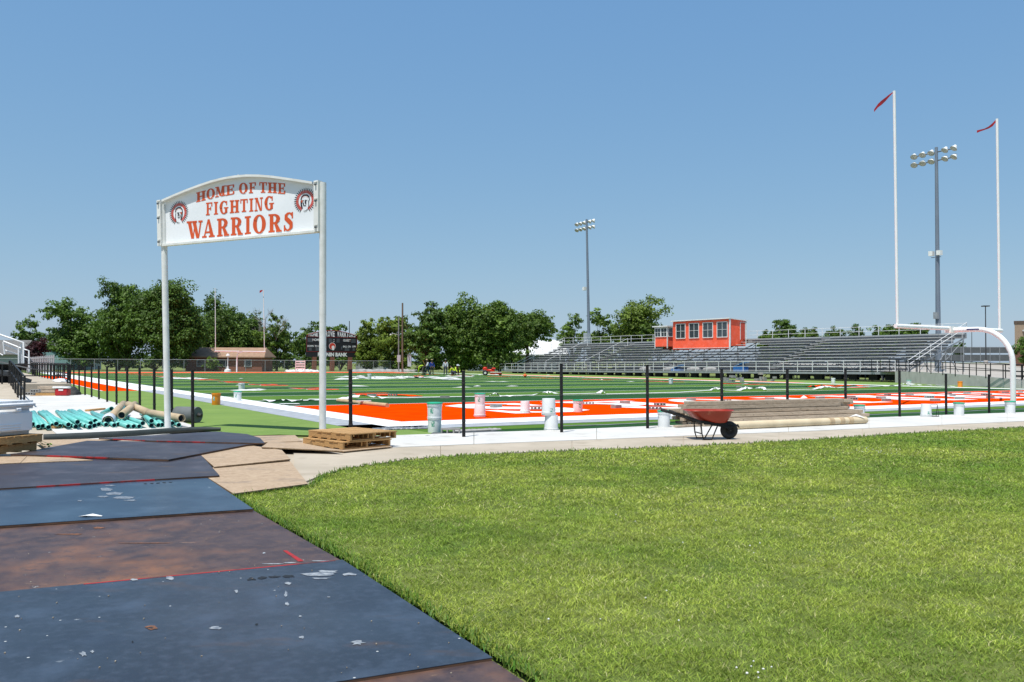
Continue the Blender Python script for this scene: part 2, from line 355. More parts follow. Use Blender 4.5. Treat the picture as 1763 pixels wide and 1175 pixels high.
def slabs(parent, upper, lower, x0, x1, n, z, mat):
    xs = []; A = [G(x0+(x1-x0)*i/240, along(upper, x0+(x1-x0)*i/240)) for i in range(241)]; Bm = [G(x0+(x1-x0)*i/240, along(lower, x0+(x1-x0)*i/240)) for i in range(241)]
    L = [0]
    for a, b in zip(A, A[1:]): L.append(L[-1]+(b-a).length)
    cuts = [0]
    for k in range(1, n):
        t = L[-1]*k/n; cuts.append(min(range(241), key=lambda i: abs(L[i]-t)))
    cuts.append(240)
    for i, j in zip(cuts, cuts[1:]):
        if j <= i: continue
        ids = list(range(i, j+1, max(1, (j-i)//5)));
        if ids[-1] != j: ids.append(j)
        a = [A[q] for q in ids]; b = [Bm[q] for q in ids]
        g0 = (a[1]-a[0]).normalized()*.006; g1 = (a[-1]-a[-2]).normalized()*.006
        a[0] = a[0]+g0; b[0] = b[0]+g0; a[-1] = a[-1]-g1; b[-1] = b[-1]-g1
        sl_ = MB(); sl_.prism(a+b[::-1], -.02, z); sl_.build('slab', mat, parent)
slabs(pc, path_in, path_seam, 565, 2150, 12, .030, conc_new)
slabs(po, path_seam, path_out, 505, 2150, 12, .018, conc_old)
# slabs left of the gate
pl = E('walkway', (0, 0, 0), kind='structure')
vv = -3.1
for k in range(6):
    v1 = min(vv+4.4, 23.2)
    mb = MB(); mb.prism([F(-32.3, vv+.01), F(-29.32, vv+.01) if k else G(338, 742.5), F(-29.32, v1-.01), F(-32.3, v1-.01)], -.02, .02); mb.build('slab', conc_new, pl); vv = v1
structure(pl)
rp = E('side_ramp', F(-36, 11, 0), kind='structure')
mb = MB(); a = [F(-60, 11.5, 0), F(-32.35, 11.5, 0), F(-32.35, 23.25, .5), F(-60, 23.25, .5)]
mb.add(a+[Vector((p.x, p.y, -.05)) for p in a], [(0,1,2,3),(0,4,5,1),(1,5,6,2),(2,6,7,3),(3,7,4,0)]); mb.build('ramp_slab', conc_old, rp, world=True)
pf = E('raised_platform', F(-33, 23, 0), kind='structure')
v0 = 23.3
for k in range(7):
    v1 = v0+6; mb = MB(); mb.prism([F(-44, v0), F(-29.95, v0), F(-29.95, v1-.012), F(-44, v1-.012)], -.03, .5); mb.build('slab', conc_old, pf, world=True); v0 = v1
# lawn sheet (its blades come later)
lawn_edge = [G(x, y+1.5) for x, y in path_out]
lawn_poly = lawn_edge+[Vector((26, 3, 0)), Vector((26, 1.2, 0)), Vector((-.2, 1.2, 0)), G(925,1178), G(845,1128), G(590,962), G(436,878)]
mb = MB(); mb.sheet(lawn_poly, .012); structure(mb.build('lawn_soil', soil_grass))
# ================================================================== FAR BUILDINGS, FENCES, BLEACHERS
Zv = Vector((0, 0, 1))
def wall_frame(o, rz): return E
# --- big visitors' bleachers -------------------------------------------------
roof_white = M('white metal roof', (.72, .72, .71), .5, (.64, .64, .63), .6, stretch=(6, .3, 1))
BV0, BV1 = 28.5, 97.0
bl = E('bleachers', F(38, BV0), 'long aluminium bleachers with eleven rows on the far side of the field', 'bleachers', rz=FANG)
# local axes of the bleachers: x = u, y = v
NR = 11
def zd(v): return .91-(v/68.5)*.48
def zrow(i, v): a = zd(v)+.50; return a+(4.68-a)*i/(NR-1)
def urow(i): return 2.2+i*.87
seg = 6.2; nseg = 11
aisles = (16.2, 32.8, 50.4)
def ingap(a, b):
    return False
plank = MB(); plank.box((0, 0, 0), (.29, seg-.05, .045)); pme = plank.mesh('seat_plank'); pme.materials.append(alu)
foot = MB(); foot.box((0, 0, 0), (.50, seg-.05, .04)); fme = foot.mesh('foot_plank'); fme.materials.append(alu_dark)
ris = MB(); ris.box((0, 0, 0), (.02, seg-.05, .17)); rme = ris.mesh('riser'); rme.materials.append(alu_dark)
def piece(name, me, parent, loc, rot=None):
    o = bpy.data.objects.new(name, me); COL.objects.link(o); o.parent = parent; o.location = loc
    if rot: o.rotation_euler = rot
    return o
boxlo, boxhi = 28.2, 38.4        # the press box takes the upper rows here
for i in range(NR):
    y = (i*2.1) % seg - seg + .1
    while y < 68.4:
        a, b = max(y, 0.02), min(y+seg, 68.5)
        if b-a > .4:
            # cut the seat planks at the aisles and under the press box
            spans = [(a, b)]
            for s0 in aisles:
                ns = []
                for p, q in spans:
                    if q <= s0-.6 or p >= s0+.6: ns.append((p, q)); continue
                    if s0-.6-p > .3: ns.append((p, s0-.6))
                    if q-s0-.6 > .3: ns.append((s0+.6, q))
                spans = ns
            if i >= 7:
                ns = []
                for p, q in spans:
                    if q <= boxlo or p >= boxhi+2.6: ns.append((p, q)); continue
                    if boxlo-p > .3: ns.append((p, boxlo))
                    if q-boxhi-2.6 > .3: ns.append((boxhi+2.6, q))
                spans = ns
            for p, q in spans:
                c = (p+q)/2; sl_ = -(.48/68.5)*(1-i/(NR-1))
                o = piece('seat_plank', pme, bl, (urow(i), c, zrow(i, c)), (math.atan(sl_), 0, 0)); o.scale = (1, (q-p)/seg, 1)
            if i < 7 or not (a < boxhi and b > boxlo):
                c = (a+b)/2
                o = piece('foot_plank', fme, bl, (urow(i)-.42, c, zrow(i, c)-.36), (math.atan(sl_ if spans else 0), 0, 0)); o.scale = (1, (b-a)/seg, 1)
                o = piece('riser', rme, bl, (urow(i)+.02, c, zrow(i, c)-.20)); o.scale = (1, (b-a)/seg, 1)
        y += seg
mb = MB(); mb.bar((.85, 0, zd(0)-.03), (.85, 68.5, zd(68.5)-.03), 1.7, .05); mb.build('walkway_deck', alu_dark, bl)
mb = MB(); mb.bar((0, 0, zd(0)-.1), (0, 68.5, zd(68.5)-.1), .06, .22); mb.build('deck_edge', galv, bl)
mb = MB(); mb.bar((urow(NR-1)+.45, 0, 4.50), (urow(NR-1)+.45, 68.5, 4.50), .05, .55); mb.build('back_panel', galv, bl)
st = MB(); st.box((0, 0, 0), (.85, 1.1, .05)); sme = st.mesh('aisle_step'); sme.materials.append(alu)
for s0 in aisles:
    for i in range(NR-1 if s0 != aisles[1] else 7):
        piece('aisle_step', sme, bl, (urow(i)+.1, s0, zrow(i, s0)-.12))
# front rail
n = 37
pm = MB(); pm.box((0, 0, .53), (.05, .05, 1.06)); rpme = pm.mesh('rail_post'); rpme.materials.append(M('rail aluminium', (.78, .78, .78), .4, metal=.05))
rail_al = MATS['rail aluminium']
for k in range(n+1):
    y = .05+68.3*k/n; piece('rail_post', rpme, bl, (0.02, y, zd(y)))
for h in (1.06, .55, .12):
    mb = MB(); mb.tube([(0.02, 0, zd(0)+h), (0.02, 68.4, zd(68.4)+h)], .024, 6); mb.build('front_rail', rail_al, bl)
ub = urow(NR-1)+.5
for k in range(29):
    y = .05+68.3*k/28
    if boxlo-.3 < y < boxhi+2.8: continue
    o = piece('rail_post', rpme, bl, (ub, y, 4.68))
for a, b in ((0, boxlo), (boxhi+2.6, 68.4)):
    for h in (1.05, .55):
        mb = MB(); mb.tube([(ub, a, 4.68+h), (ub, b, 4.68+h)], .024, 6); mb.build('back_rail', rail_al, bl)
for y, e in ((0.0, 1), (68.4, 1)):             # sloping end rails
    for h in (1.05, .62):
        mb = MB(); mb.tube([(1.75, y, zd(y)+h), (ub, y, 4.75+h)], .03, 6); mb.build('end_rail', rail_al, bl)
    for k in range(6):
        i = k*2; mb = MB(); z = zrow(min(i, 10), y); mb.tube([(urow(i)-.3, y, z-.4), (urow(i)-.3, y, z+.85-(.0 if k else .1))], .025, 6); mb.build('end_rail_post', rail_al, bl)
for s0 in (50.4, 60.2):                        # hand rails standing in the rows
    for i in (0, 3, 6, 9):
        z = zrow(i, s0); mb = MB(); mb.tube([(urow(i), s0, z-.3), (urow(i), s0, z+.95)], .03, 6); mb.build('aisle_rail_post', rail_al, bl)
    mb = MB(); mb.tube([(urow(0), s0, zrow(0, s0)+.95), (urow(9), s0, zrow(9, s0)+.95)], .02, 6); mb.build('aisle_rail', rail_al, bl)
# frames beneath: stringers, legs, braces every 1.85 m; dark blocks under the deck
for k in range(24):
    y = .12+68.2*k/23; mb = MB()
    mb.bar((1.6, y, zd(y)-.05), (urow(NR-1)+.3, y, 4.25), .06, .14)
    for u in (2.4, 5.0, 8.0, 11.0):
        t = (u-1.6)/(urow(NR-1)-1.3); z = zd(y)+(4.25-zd(y))*t; mb.bar((u, y, -.25), (u, y, z), .08, .08)
    mb.bar((2.4, y, 0), (5.0, y, 1.9), .05, .05); mb.bar((5.0, y, .1), (8.0, y, 2.9), .05, .05); mb.bar((11.0, y, .1), (8.0, y, 2.9), .05, .05); mb.bar((11., y, 4), (5.0, y, .1), .05, .05)
    mb.build('support_frame', galv if k in (0, 1, 23) else steel_dark, bl)['kind'] = 'stuff'  # inner frames coloured darker for the shade under the seats
pb = MB(); pb.box((0, 0, 0), (.40, .95, .60)); pbm = pb.mesh('deck_pier'); pbm.materials.append(black_metal)
y = 1.0; k = 0
while y < 68:
    piece('deck_pier', pbm, bl, (.75, y, zd(y)-.45)); y += 2.25 if k % 2 else 1.75; k += 1
mb = MB(); mb.bar((2.3, .3, .1), (0.3, .1, .75), .07, .07); mb.build('brace', rail_al, bl)
# --- press box ------------------------------------------------------------------
coral = overlay(M('coral painted siding', (.93, .115, .045), .7, (.86, .100, .040), 1.0, 6, stretch=(1, 1, .3)), (.93, .16, .095), 1.6, .5, .7)
glass = M('dark window glass', (.035, .045, .05), .08, (.05, .06, .07), 1, spec=.8)
px_ = E('press_box', F(46, 56.7, 0), 'coral red press box with white trim and windows on top of the bleachers', 'press box', rz=FANG)
L = 10.3; D = 2.75; zb, zt = 3.45, 7.15
mb = MB(); mb.box((.03, L/2, (zb+zt)/2), (.06, L, zt-zb)); mb.build('front_wall', coral, px_)
mb = MB(); mb.box((D/2+.03, .03, (zb+zt)/2+.2), (D-.06, .06, zt-zb-.4)); mb.build('end_wall', coral, px_)
mb = MB(); mb.box((D/2+.03, L-.03, (zb+zt)/2), (D-.06, .06, zt-zb)); mb.build('end_wall', coral, px_)
mb = MB(); mb.box((D-.03, L/2, (zb+zt)/2+.2), (.06, L-.12, zt-zb-.4)); mb.build('back_wall', coral, px_)
mb = MB(); mb.bar((-.25, L/2, zt+.12), (D+.25, L/2, zt-.12), L+.3, .12); mb.build('roof', white_paint, px_)
mb = MB(); mb.box((-.02, -.02, (zb+zt)/2+.02), (.16, .16, zt-zb)); mb.build('corner_trim', white_paint, px_)
mb = MB(); mb.box((D+.02, -.02, (zb+zt)/2+.3), (.16, .16, zt-zb-.8)); mb.build('corner_trim', white_paint, px_)
mb = MB(); mb.box((-.03, L/2, zb+.18), (.05, L-.3, .06)); mb.build('base_trim', white_paint, px_)
d_ = MB(); d_.box((D-.55, -.04, 5.75), (.75, .05, 2.1)); d_.build('door', M('coral door', (.60, .075, .04), .6), px_)
d_ = MB()
for x in (D-.98, D-.12): d_.box((x, -.05, 5.75), (.07, .05, 2.2))
d_.box((D-.55, -.05, 6.84), (.80, .05, .07)); d_.build('door_frame', white_paint, px_)
def window(parent, y, z0, z1, wd, x=0., axis='x'):
    f = MB(); yc = y; zc = (z0+z1)/2; h = z1-z0
    def bx_(cx, cz, w_, h_, dep, off):
        if axis == 'x': f.box((x+off, yc+cx, cz), (dep, w_, h_))
        else: f.box((x+cx, yc+off, cz), (w_, dep, h_))
    bx_(-wd/2, zc, .08, h+.08, .08, -.05); bx_(wd/2, zc, .08, h+.08, .08, -.05); bx_(0, z0, wd-.08, .09, .10, -.05); bx_(0, z1, wd-.08, .08, .08, -.05)
    bx_(0, zc, .04, h-.08, .05, -.045); bx_(-wd/4, zc, wd/2-.06, .04, .05, -.045); bx_(wd/4, zc, wd/2-.06, .04, .05, -.045)
    o = f.build('window', white_paint, parent)
    for sx in (-1, 1):
        for sz in (-1, 1):
            g = MB(); c = (sx*wd/4, sz*h/4); ww, hh = wd/2-.05, h/2-.05
            if axis == 'x': g.box((x-.015, yc+c[0], zc+c[1]), (.02, ww, hh))
            else: g.box((x+c[0], yc-.015, zc+c[1]), (ww, .02, hh))
            g.build('pane', glass, o)
for yc in (1.25, 3.75, 6.25, 8.75): window(px_, yc, 4.95, 6.85, 1.75)
for nm, args in (('wall_strip', 0),): pass
an = E('announcer_booth', F(47, 69.2, 0), 'small white windowed booth with coral base left of the press box', 'booth', rz=FANG)
mb = MB(); mb.box((.04, 1.25, 4.6), (.08, 2.5, 1.3)); mb.build('base_panel', coral, an)
mb = MB(); mb.box((.9, .04, 4.6), (1.6, .08, 1.3)); mb.build('base_panel', coral, an)
mb = MB(); mb.box((1.75, 1.25, 5.0), (.08, 2.5, 2.8)); mb.build('back_wall', coral, an)
window(an, .65, 5.3, 6.5, 1.15); window(an, 1.9, 5.3, 6.5, 1.15); window(an, 0.0, 5.3, 6.5, 1.5, .9, 'y')
for y in (0, 2.5): mb = MB(); mb.box((0, y, 5.2), (.12, .12, 3.0)); mb.build('post', white_paint, an)
mb = MB(); mb.box((.85, 1.25, 6.72), (2.3, 3.1, .16)); mb.build('roof', white_paint, an)
# blue things in the stands
blue = M('blue plastic', (.02, .14, .42), .5)
for (u, v, lab, hh) in ((1.0, 19.8, 'blue bin with a slanted lid on the bleacher walkway, right of the press box', .55), (1.0, 30.0, 'small blue folded sheet on the bleacher walkway below the press box', .25)):
    g = bl.matrix_basis
    o = E('storage_bin', F(38+u, 28.5+v, zd(v)), lab, 'bin', rz=FANG); m1 = MB(); m1.box((0, 0, hh/2), (.8, 1.5, hh)); m1.build('bin_body', blue, o); m2 = MB(); m2.bar((0, -.9, hh+.5), (0, .6, hh+.02), .8, .04); m2.build('lid', M('pale blue plastic', (.12, .33, .62), .5), o)
mats_grey = M('grey cloth', (.36, .35, .33), .8, (.26, .25, .24), 3, 6, bump=.3)
for k, v in enumerate((24.6, 27.3, 31.5, 36.0)):
    o = MB(); 
    for q in range(1): o.tube([(0, -1.0, .22), (0, -.5, .27), (0, .5, .24), (0, 1.0, .22)], [.19, .24, .25, .18], 10)
    o = o.build('tarp_roll', mats_grey); o.location = F(38+1.1, 28.5+v, zd(v)-.02); o.rotation_euler = (0, 0, FANG)
    tag(o, ['grey tarp roll on the bleacher walkway just right of the blue folded sheet', 'grey tarp roll behind the walkway rail, below the right end of the press box', 'grey tarp roll on the walkway below the middle of the press box', 'grey tarp roll farthest left on the bleacher walkway'][k], 'tarp')

# --- light poles ------------------------------------------------------------------
lamp_shell = M('lamp housing', (.80, .80, .76), .35, (.7, .7, .66), 5)
lamp_face = M('lamp glass', (.50, .51, .46), .25, (.34, .34, .31), 8)
def light_pole(px0, py0, px1, py1, Y, label):
    b = P(px0, py0, Y); t = P(px1, py1, Y); o = E('stadium_light_pole', b, label, 'light pole', 'stadium light poles behind the bleachers')
    ax = (t-b)
    mb = MB(); mb.tube([(0, 0, -1), ax*.45, ax], [.30, .22, .16], 12); mb.build('pole', M('blue grey pole', (.20, .24, .29), .5, (.16, .19, .24), .3, metal=.2), o)
    for row in (0, 1):
        z0 = ax*(1-(.022+.038*row)); mb = MB(); mb.bar(z0-EV*2.1, z0+EV*2.6, .10, .10); mb.build('cross_arm', steel_dark, o)
        for k in range(5):
            s = (-2.1, -1.1, .45, 1.45, 2.45)[k]
            c = z0+EV*s-EU*.25+Vector((0, 0, -.05)); dirv = (-EU*.75-EV*(.12*(s))+Vector((0, 0, -1.0))).normalized()
            l = MB(); m3 = dirv.to_track_quat('Z', 'Y').to_matrix(); prof = [(.02, -.40), (.15, -.39), (.20, -.22), (.34, -.02), (.37, .05)]
            q = MB(); q.lathe(prof, n=14); l.add([c+m3@Vector(x) for x in q.v], q.f, True); lo = l.build('floodlight', lamp_shell, o)
            q = MB(); q.lathe([(.35, .04), (.0, .09)], n=14); g = MB(); g.add([c+m3@Vector(x) for x in q.v], q.f, True); g.build('lens', lamp_face, lo)
    return o, ax
lp, ax = light_pole(1616, 641, 1612, 254, 93.0, 'tall grey stadium light pole with ten floodlights, behind the right end of the bleachers')
for s, w_ in ((-.55, .45), (.35, .5)):
    mb = MB(); c = ax*.527+EV*(-s)*1.0-EU*.2; mb.box(c, (.45, .45, .5), rz=FANG); mb.build('junction_box', lamp_shell, lp)
mb = MB(); mb.bar(ax*.51-EV*.4, ax*.51+EV*.7, .06, .06); mb.build('box_arm', steel_dark, lp)
mb = MB(); mb.box(ax*.25-EU*.35, (.35, .45, .7), rz=FANG); mb.build('junction_box', galv, lp)
lp2, ax = light_pole(1015, 640, 1010, 378, 143.0, 'tall grey stadium light pole with ten floodlights, behind the left part of the bleachers')
mb = MB(); mb.box(ax*.545+EV*.7-EU*.2, (.5, .5, .55), rz=FANG); mb.build('junction_box', lamp_shell, lp2)
mb = MB(); mb.box(ax*.20-EU*.4, (.8, .9, 2.6), rz=FANG); mb.build('control_cabinet', M('cabinet grey', (.42, .46, .50), .5), lp2)
def street_lamp(px, py, Y, ground, h, label, r=.09, head=True):
    b = G(px, py, ground); b = P(px, 630, Y); b.z = ground
    o = E('parking_lamp', b, label, 'lamp post', 'lamp posts in the parking lot'); mb = MB(); mb.tube([(0, 0, 0), (0, 0, h)], [r, r*.7], 8); mb.build('pole', M('bronze pole', (.05, .05, .055), .5), o)
    if head:
        mb = MB(); mb.box((0, 0, h+.05), (.9, .9, .16)); mb.build('lamp_head', M('bronze pole', (.05, .05, .055)), o)
        mb = MB(); mb.lathe([(.32, 0), (.32, .55), (0, .55)], n=12); mb.build('concrete_base', conc_wall, o)
street_lamp(1697.5, 628, 135, 1.85, 8.9, 'dark square-headed lamp post in the parking lot behind the goalpost', .10)
street_lamp(1673.5, 620, 175, 2.2, 6.6, 'thin dark pole left of the square-headed parking lot lamp', .08, False)

# --- right side: retaining wall, ramp rails, parking lot, windscreen, building ------------
W0, W1, W2 = G(1541, 659), G(1745, 669), G(2000, 680)
def zt_(p, py): # height at which a point above p shows at row py
    x, _ = proj(p); return P(x, py, p.y).z
t0, t1, t2 = zt_(W0, 639.5), zt_(W1, 653), .45
rw = E('retaining_wall', W0, 'low concrete retaining wall at the right end of the bleachers', 'wall')
pts = [(W0, t0), (W0.lerp(W1, .28), t0-.02), (W0.lerp(W1, .5), (t0+t1)/2+.10), (W0.lerp(W1, .75), (t0+t1)/2-.02), (W1, t1), (W2, t2)]
nrm = (W1-W0).cross(Zv).normalized()*.25
if nrm.y < 0: nrm = -nrm
for (a, za), (b, zb_) in zip(pts, pts[1:]):
    d = (b-a).normalized()*.006; a = a+d; b = b-d; mb = MB()
    vs = [a, b, b+nrm, a+nrm]; top = [Vector((q.x, q.y, z)) for q, z in zip(vs, (za, zb_, zb_, za))]; bot = [Vector((q.x, q.y, -.1)) for q in vs]
    mb.add(bot+top, [(0,3,2,1),(4,5,6,7),(0,1,5,4),(1,2,6,5),(2,3,7,6),(3,0,4,7)]); mb.build('wall_panel', conc_wall, rw, world=True)
lot = MB()
far = [(1400, 150), (1640, 150), (1900, 150)]
nA = W0+nrm; nB = W1+nrm; nC = W2+nrm
lotv = [Vector((nA.x-1, nA.y+2, t0-.05)), Vector((nA.x, nA.y, t0-.05)), Vector((nB.x, nB.y, t1-.05)), Vector((nC.x, nC.y, t2-.05)), Vector((110, 60, .6)), Vector((140, 150, 2.0)), Vector((40, 150, 2.0)), Vector((44, 95, .85))]
c0 = Vector((60, 85, .95))
lot.add(lotv+[c0], [(8, i, (i+1) % 8) for i in range(8)]); structure(lot.build('parking_lot', asphalt))
bank = MB(); bank.add([Vector((30, 150, 1.95)), Vector((150, 150, 1.95)), Vector((170, 185, 2.2)), Vector((20, 185, 2.2))], [(0,1,2,3)])
bank.add([Vector((20, 185, 2.2)), Vector((170, 185, 2.2)), Vector((400, 700, 2.0)), Vector((0, 700, -.1))], [(0,1,2,3)])
bank.add([Vector((30, 150, 1.95)), Vector((20, 185, 2.2)), Vector((0, 700, -.1)), Vector((8, 150, -.1))], [(0,1,2,3)]); structure(bank.build('grass_bank', dry_grass))
mb = MB(); mb.add([G(1690, 652, .72), G(1750, 650, .72), G(1763, 655, .6), G(1700, 656, .62)], [(0,1,2,3)])
def handrail(pts, name, label, post_gap=1.9, h=1.0, r=.028, levels=(1.0, .55), group=None):
    o = E(name, pts[0], label, 'handrail', group)
    for lv in levels:
        mb = MB(); mb.tube([p+Zv*h*lv for p in pts], r, 6, smooth=True); mb.build('rail', black_metal, o, world=True)
    Ls = [0]
    for a, b in zip(pts, pts[1:]): Ls.append(Ls[-1]+(b-a).length)
    n = max(1, round(Ls[-1]/post_gap))
    for k in range(n+1):
        s = Ls[-1]*k/n
        for i in range(len(pts)-1):
            if s <= Ls[i+1]+1e-6: t = (s-Ls[i])/(Ls[i+1]-Ls[i]); p = pts[i].lerp(pts[i+1], t); break
        mb = MB(); mb.bar(p-Zv*.02, p+Zv*h, .05, .05, up=(0, 1, 0)); mb.build('post', black_metal, o, world=True)
    return o
def wtop(i, k=.12):
    p, z = pts[i]; q = p+nrm*k*4; return Vector((q.x, q.y, z))
handrail([wtop(i, .10) for i in range(6)], 'ramp_handrail', 'black two-rail handrail on top of the concrete retaining wall')
handrail([Vector((p.x, p.y, p.z)) for p in [wtop(i, .10)+EV*5.0+EU*2.2+Zv*.06 for i in range(0, 6)]], 'ramp_handrail', 'second black handrail, behind the one on the retaining wall')
ws = E('windscreen_fence', P(1588, 622, 150), 'tall fence with dark grey windscreen panels beyond the parking lot', 'fence')
screen = M('windscreen fabric', (.075, .085, .09), .8, (.10, .11, .115), 1.5, 6); a = P(1588, 622, 150); b = P(1738, 622, 150)
L_ = (b-a).length; n = 9
for k in range(n):
    p = a.lerp(b, k/n); q = a.lerp(b, (k+1)/n)
    mb = MB(); mb.bar(p+Zv*.55+(q-p)*.01, q+Zv*.55-(q-p)*.01, .03, 1.08); mb.build('windscreen_panel', screen, ws, world=True)
    mb = MB(); mb.bar(p+Zv*1.86+(q-p)*.01, q+Zv*1.86-(q-p)*.01, .03, .98); mb.build('windscreen_panel', screen, ws, world=True)
for k in range(n+1):
    p = a.lerp(b, k/n); mb = MB(); mb.tube([p-Zv*.6, p+Zv*2.45], .05, 6); mb.build('post', galv, ws, world=True)
mb = MB(); mb.tube([a+Zv*2.4, b+Zv*2.4], .04, 6); mb.build('top_rail', galv, ws, world=True)
bb = E('school_building', P(1747, 630, 120), 'tan and brown brick building at the right edge behind the lamp posts', 'building')
p0 = P(1747, 630, 120); p0.z = 0
for nm, z0, z1, mt, ins in (('brick_base', 1.0, 4.0, M('brown brick', (.17, .075, .05), .9, (.12, .06, .04), 9), 0), ('wall', 4.0, 7.4, M('tan brick', (.33, .245, .17), .9, (.28, .21, .15), 9), 0.03), ('parapet', 7.4, 7.75, M('dark coping', (.10, .07, .05), .6), -.06)):
    mb = MB(); ux, uy = Vector((.86, -.51, 0)), Vector((.51, .86, 0)); cc = p0+ux*10+uy*8; mb.box((cc.x, cc.y, (z0+z1)/2), (20-2*ins, 16-2*ins, z1-z0), rz=-.535); mb.build(nm, mt, bb, world=True)
mb = MB(); mb.box((p0.x+.9, p0.y-.65, 6.4), (.22, .3, .2)); mb.build('wall_lamp', white_paint, bb, world=True)

# --- far end: chain link fence, houses, scoreboard ------------------------------------------
cf = E('chain_link_fence', F(-40, 118), 'long silver chain link fence across the far end of the field', 'fence')
gp = MB(); gp.tube([(0, 0, 0), (0, 0, 1.83)], .04, 6); gpm = gp.mesh('post'); gpm.materials.append(galv)
a_, b_ = -34.0, 40.0; n = 24
for k in range(n+1): piece('post', gpm, cf, F(a_+(b_-a_)*k/n, 118)-F(-40, 118))
for k in range(12):
    p, q = F(a_+(b_-a_)*k/12, 118, 1.8)-F(-40, 118), F(a_+(b_-a_)*(k+1)/12, 118, 1.8)-F(-40, 118); mb = MB(); mb.tube([p, q], .032, 6); mb.build('top_rail', M('rail silver', (.45, .47, .47), .4), cf)
wire = MB(); u = a_
o0 = F(-40, 118)
while u < b_:
    for s in (1, -1):
        p = F(u, 118, .05 if s > 0 else 1.75)-o0; q = F(u+1.7, 118, 1.75 if s > 0 else .05)-o0; wire.bar(p, q, .006, .006)
    u += .22
wo_ = wire.build('wire_mesh', galv, cf); wo_['kind'] = 'stuff'
# orange line beyond, loose pale strip on the ground
def house(name, label, px0, px1, Y, eave_z, ridge_z, depth, wallm, roofm, cat='house', overhang=.5, hip=0.0, windows=(), base=0.0):
    a = P(px0, 630, Y); b = P(px1, 630, Y); W_ = b.x-a.x; o = E(name, (a.x, Y, base), label, cat)
    mb = MB(); mb.box((W_/2, depth/2, (eave_z-base)/2), (W_-2*overhang, depth-2*overhang, eave_z-base)); mb.build('wall', wallm, o)
    r = MB(); ez, rz_ = eave_z-base, ridge_z-base; h = hip*W_
    vs = [(0, 0, ez), (W_, 0, ez), (W_, depth, ez), (0, depth, ez), (h, depth/2, rz_), (W_-h, depth/2, rz_)]
    vs += [(x, y, z-.18) for x, y, z in vs[:4]]
    r.add(vs, [(0, 1, 5, 4), (1, 2, 5), (2, 3, 4, 5), (3, 0, 4), (0, 6, 7, 1), (1, 7, 8, 2), (2, 8, 9, 3), (3, 9, 6, 0), (6, 9, 8, 7)]); r.build('roof', roofm, o)
    for (wx, wz, ww, wh) in windows:
        f = MB(); f.box((wx, overhang-.04, wz), (ww+.16, .1, wh+.16)); fo = f.build('window', white_paint, o); g = MB(); g.box((wx, overhang-.10, wz), (ww, .03, wh)); g.build('pane', glass, fo)
    return o
brown_roof = M('brown shingle roof', (.34, .215, .14), .9, (.27, .17, .11), 2, 9); brick = M('red brick', (.26, .10, .065), .9, (.19, .075, .05), 12)
grey_roof = M('grey shingle roof', (.16, .155, .15), .9, (.12, .12, .12), 2, 9)
house('ranch_house', 'long low brick house with a brown shingle roof behind the far goalpost', 312, 455, 139, 2.35, 3.85, 7, brick, brown_roof, hip=.05, windows=((3, 1.3, 1.2, 1.0), (6.5, 1.3, 1.5, 1.0), (10.5, 1.3, 1.0, 1.0)))
house('metal_roof_house', 'long pale blue building with a white metal roof left of the bleachers', 800, 978, 172, 3.35, 6.4, 14, M('pale blue siding', (.17, .22, .25), .7), roof_white, hip=0.02, windows=((2, 1.7, 1, 1.6), (4.6, 1.7, 1, 1.6), (7.2, 1.7, 1, 1.6), (10, 1.7, 1, 1.6), (13, 1.7, 1, 1.6)))
house('white_roof_house', 'small grey house with a white roof right of the scoreboard', 607, 664, 165, 3.0, 4.9, 9, M('grey siding', (.32, .35, .36), .7), roof_white, windows=((2.4, 1.6, .9, 1.2), (4.4, 1.6, 1.1, 1.2)))
# teal gabled house, its gable towards us
tg = M('teal siding', (.20, .36, .37), .7, (.17, .31, .32), 2)
a = P(46, 630, 150); o = E('teal_house', (a.x, 150, 0), 'teal sided house with a grey gabled roof behind the maroon tree', 'house')
Wt = 8.6; mb = MB(); e, r_ = 1.95, 4.85; f_ = [(0, 0, 0), (Wt, 0, 0), (Wt, 0, e), (3.0, 0, r_), (0, 0, e+1.2)]; mb.add([Vector(p) for p in f_]+[Vector((p[0], 5, p[2])) for p in f_], [(0,1,2,3,4), (9,8,7,6,5), (0,5,6,1), (1,6,7,2), (4,9,5,0)]); mb.build('wall', tg, o)
mb = MB(); mb.bar((2.9, 2.5, r_+.1), (Wt+.5, 2.5, e-.1), 5.8, .16); mb.bar((3.1, 2.5, r_+.1), (-.6, 2.5, e+.95), 5.8, .16); mb.build('roof', grey_roof, o)
mb = MB(); mb.bar((2.9, -.42, r_+.02), (Wt+.5, -.42, e-.2), .06, .2); mb.build('fascia', white_paint, o)
house('shed', 'low grey roofed outbuilding just right of the teal house', 100, 150, 158, 2.0, 3.6, 7, M('grey siding', (.3, .3, .3)), grey_roof, cat='shed')
house('grey_roof_house', 'grey shingled house roof behind the bleachers at the left edge', -40, 34, 140, 2.6, 4.9, 7, M('grey siding', (.3, .3, .3)), grey_roof)
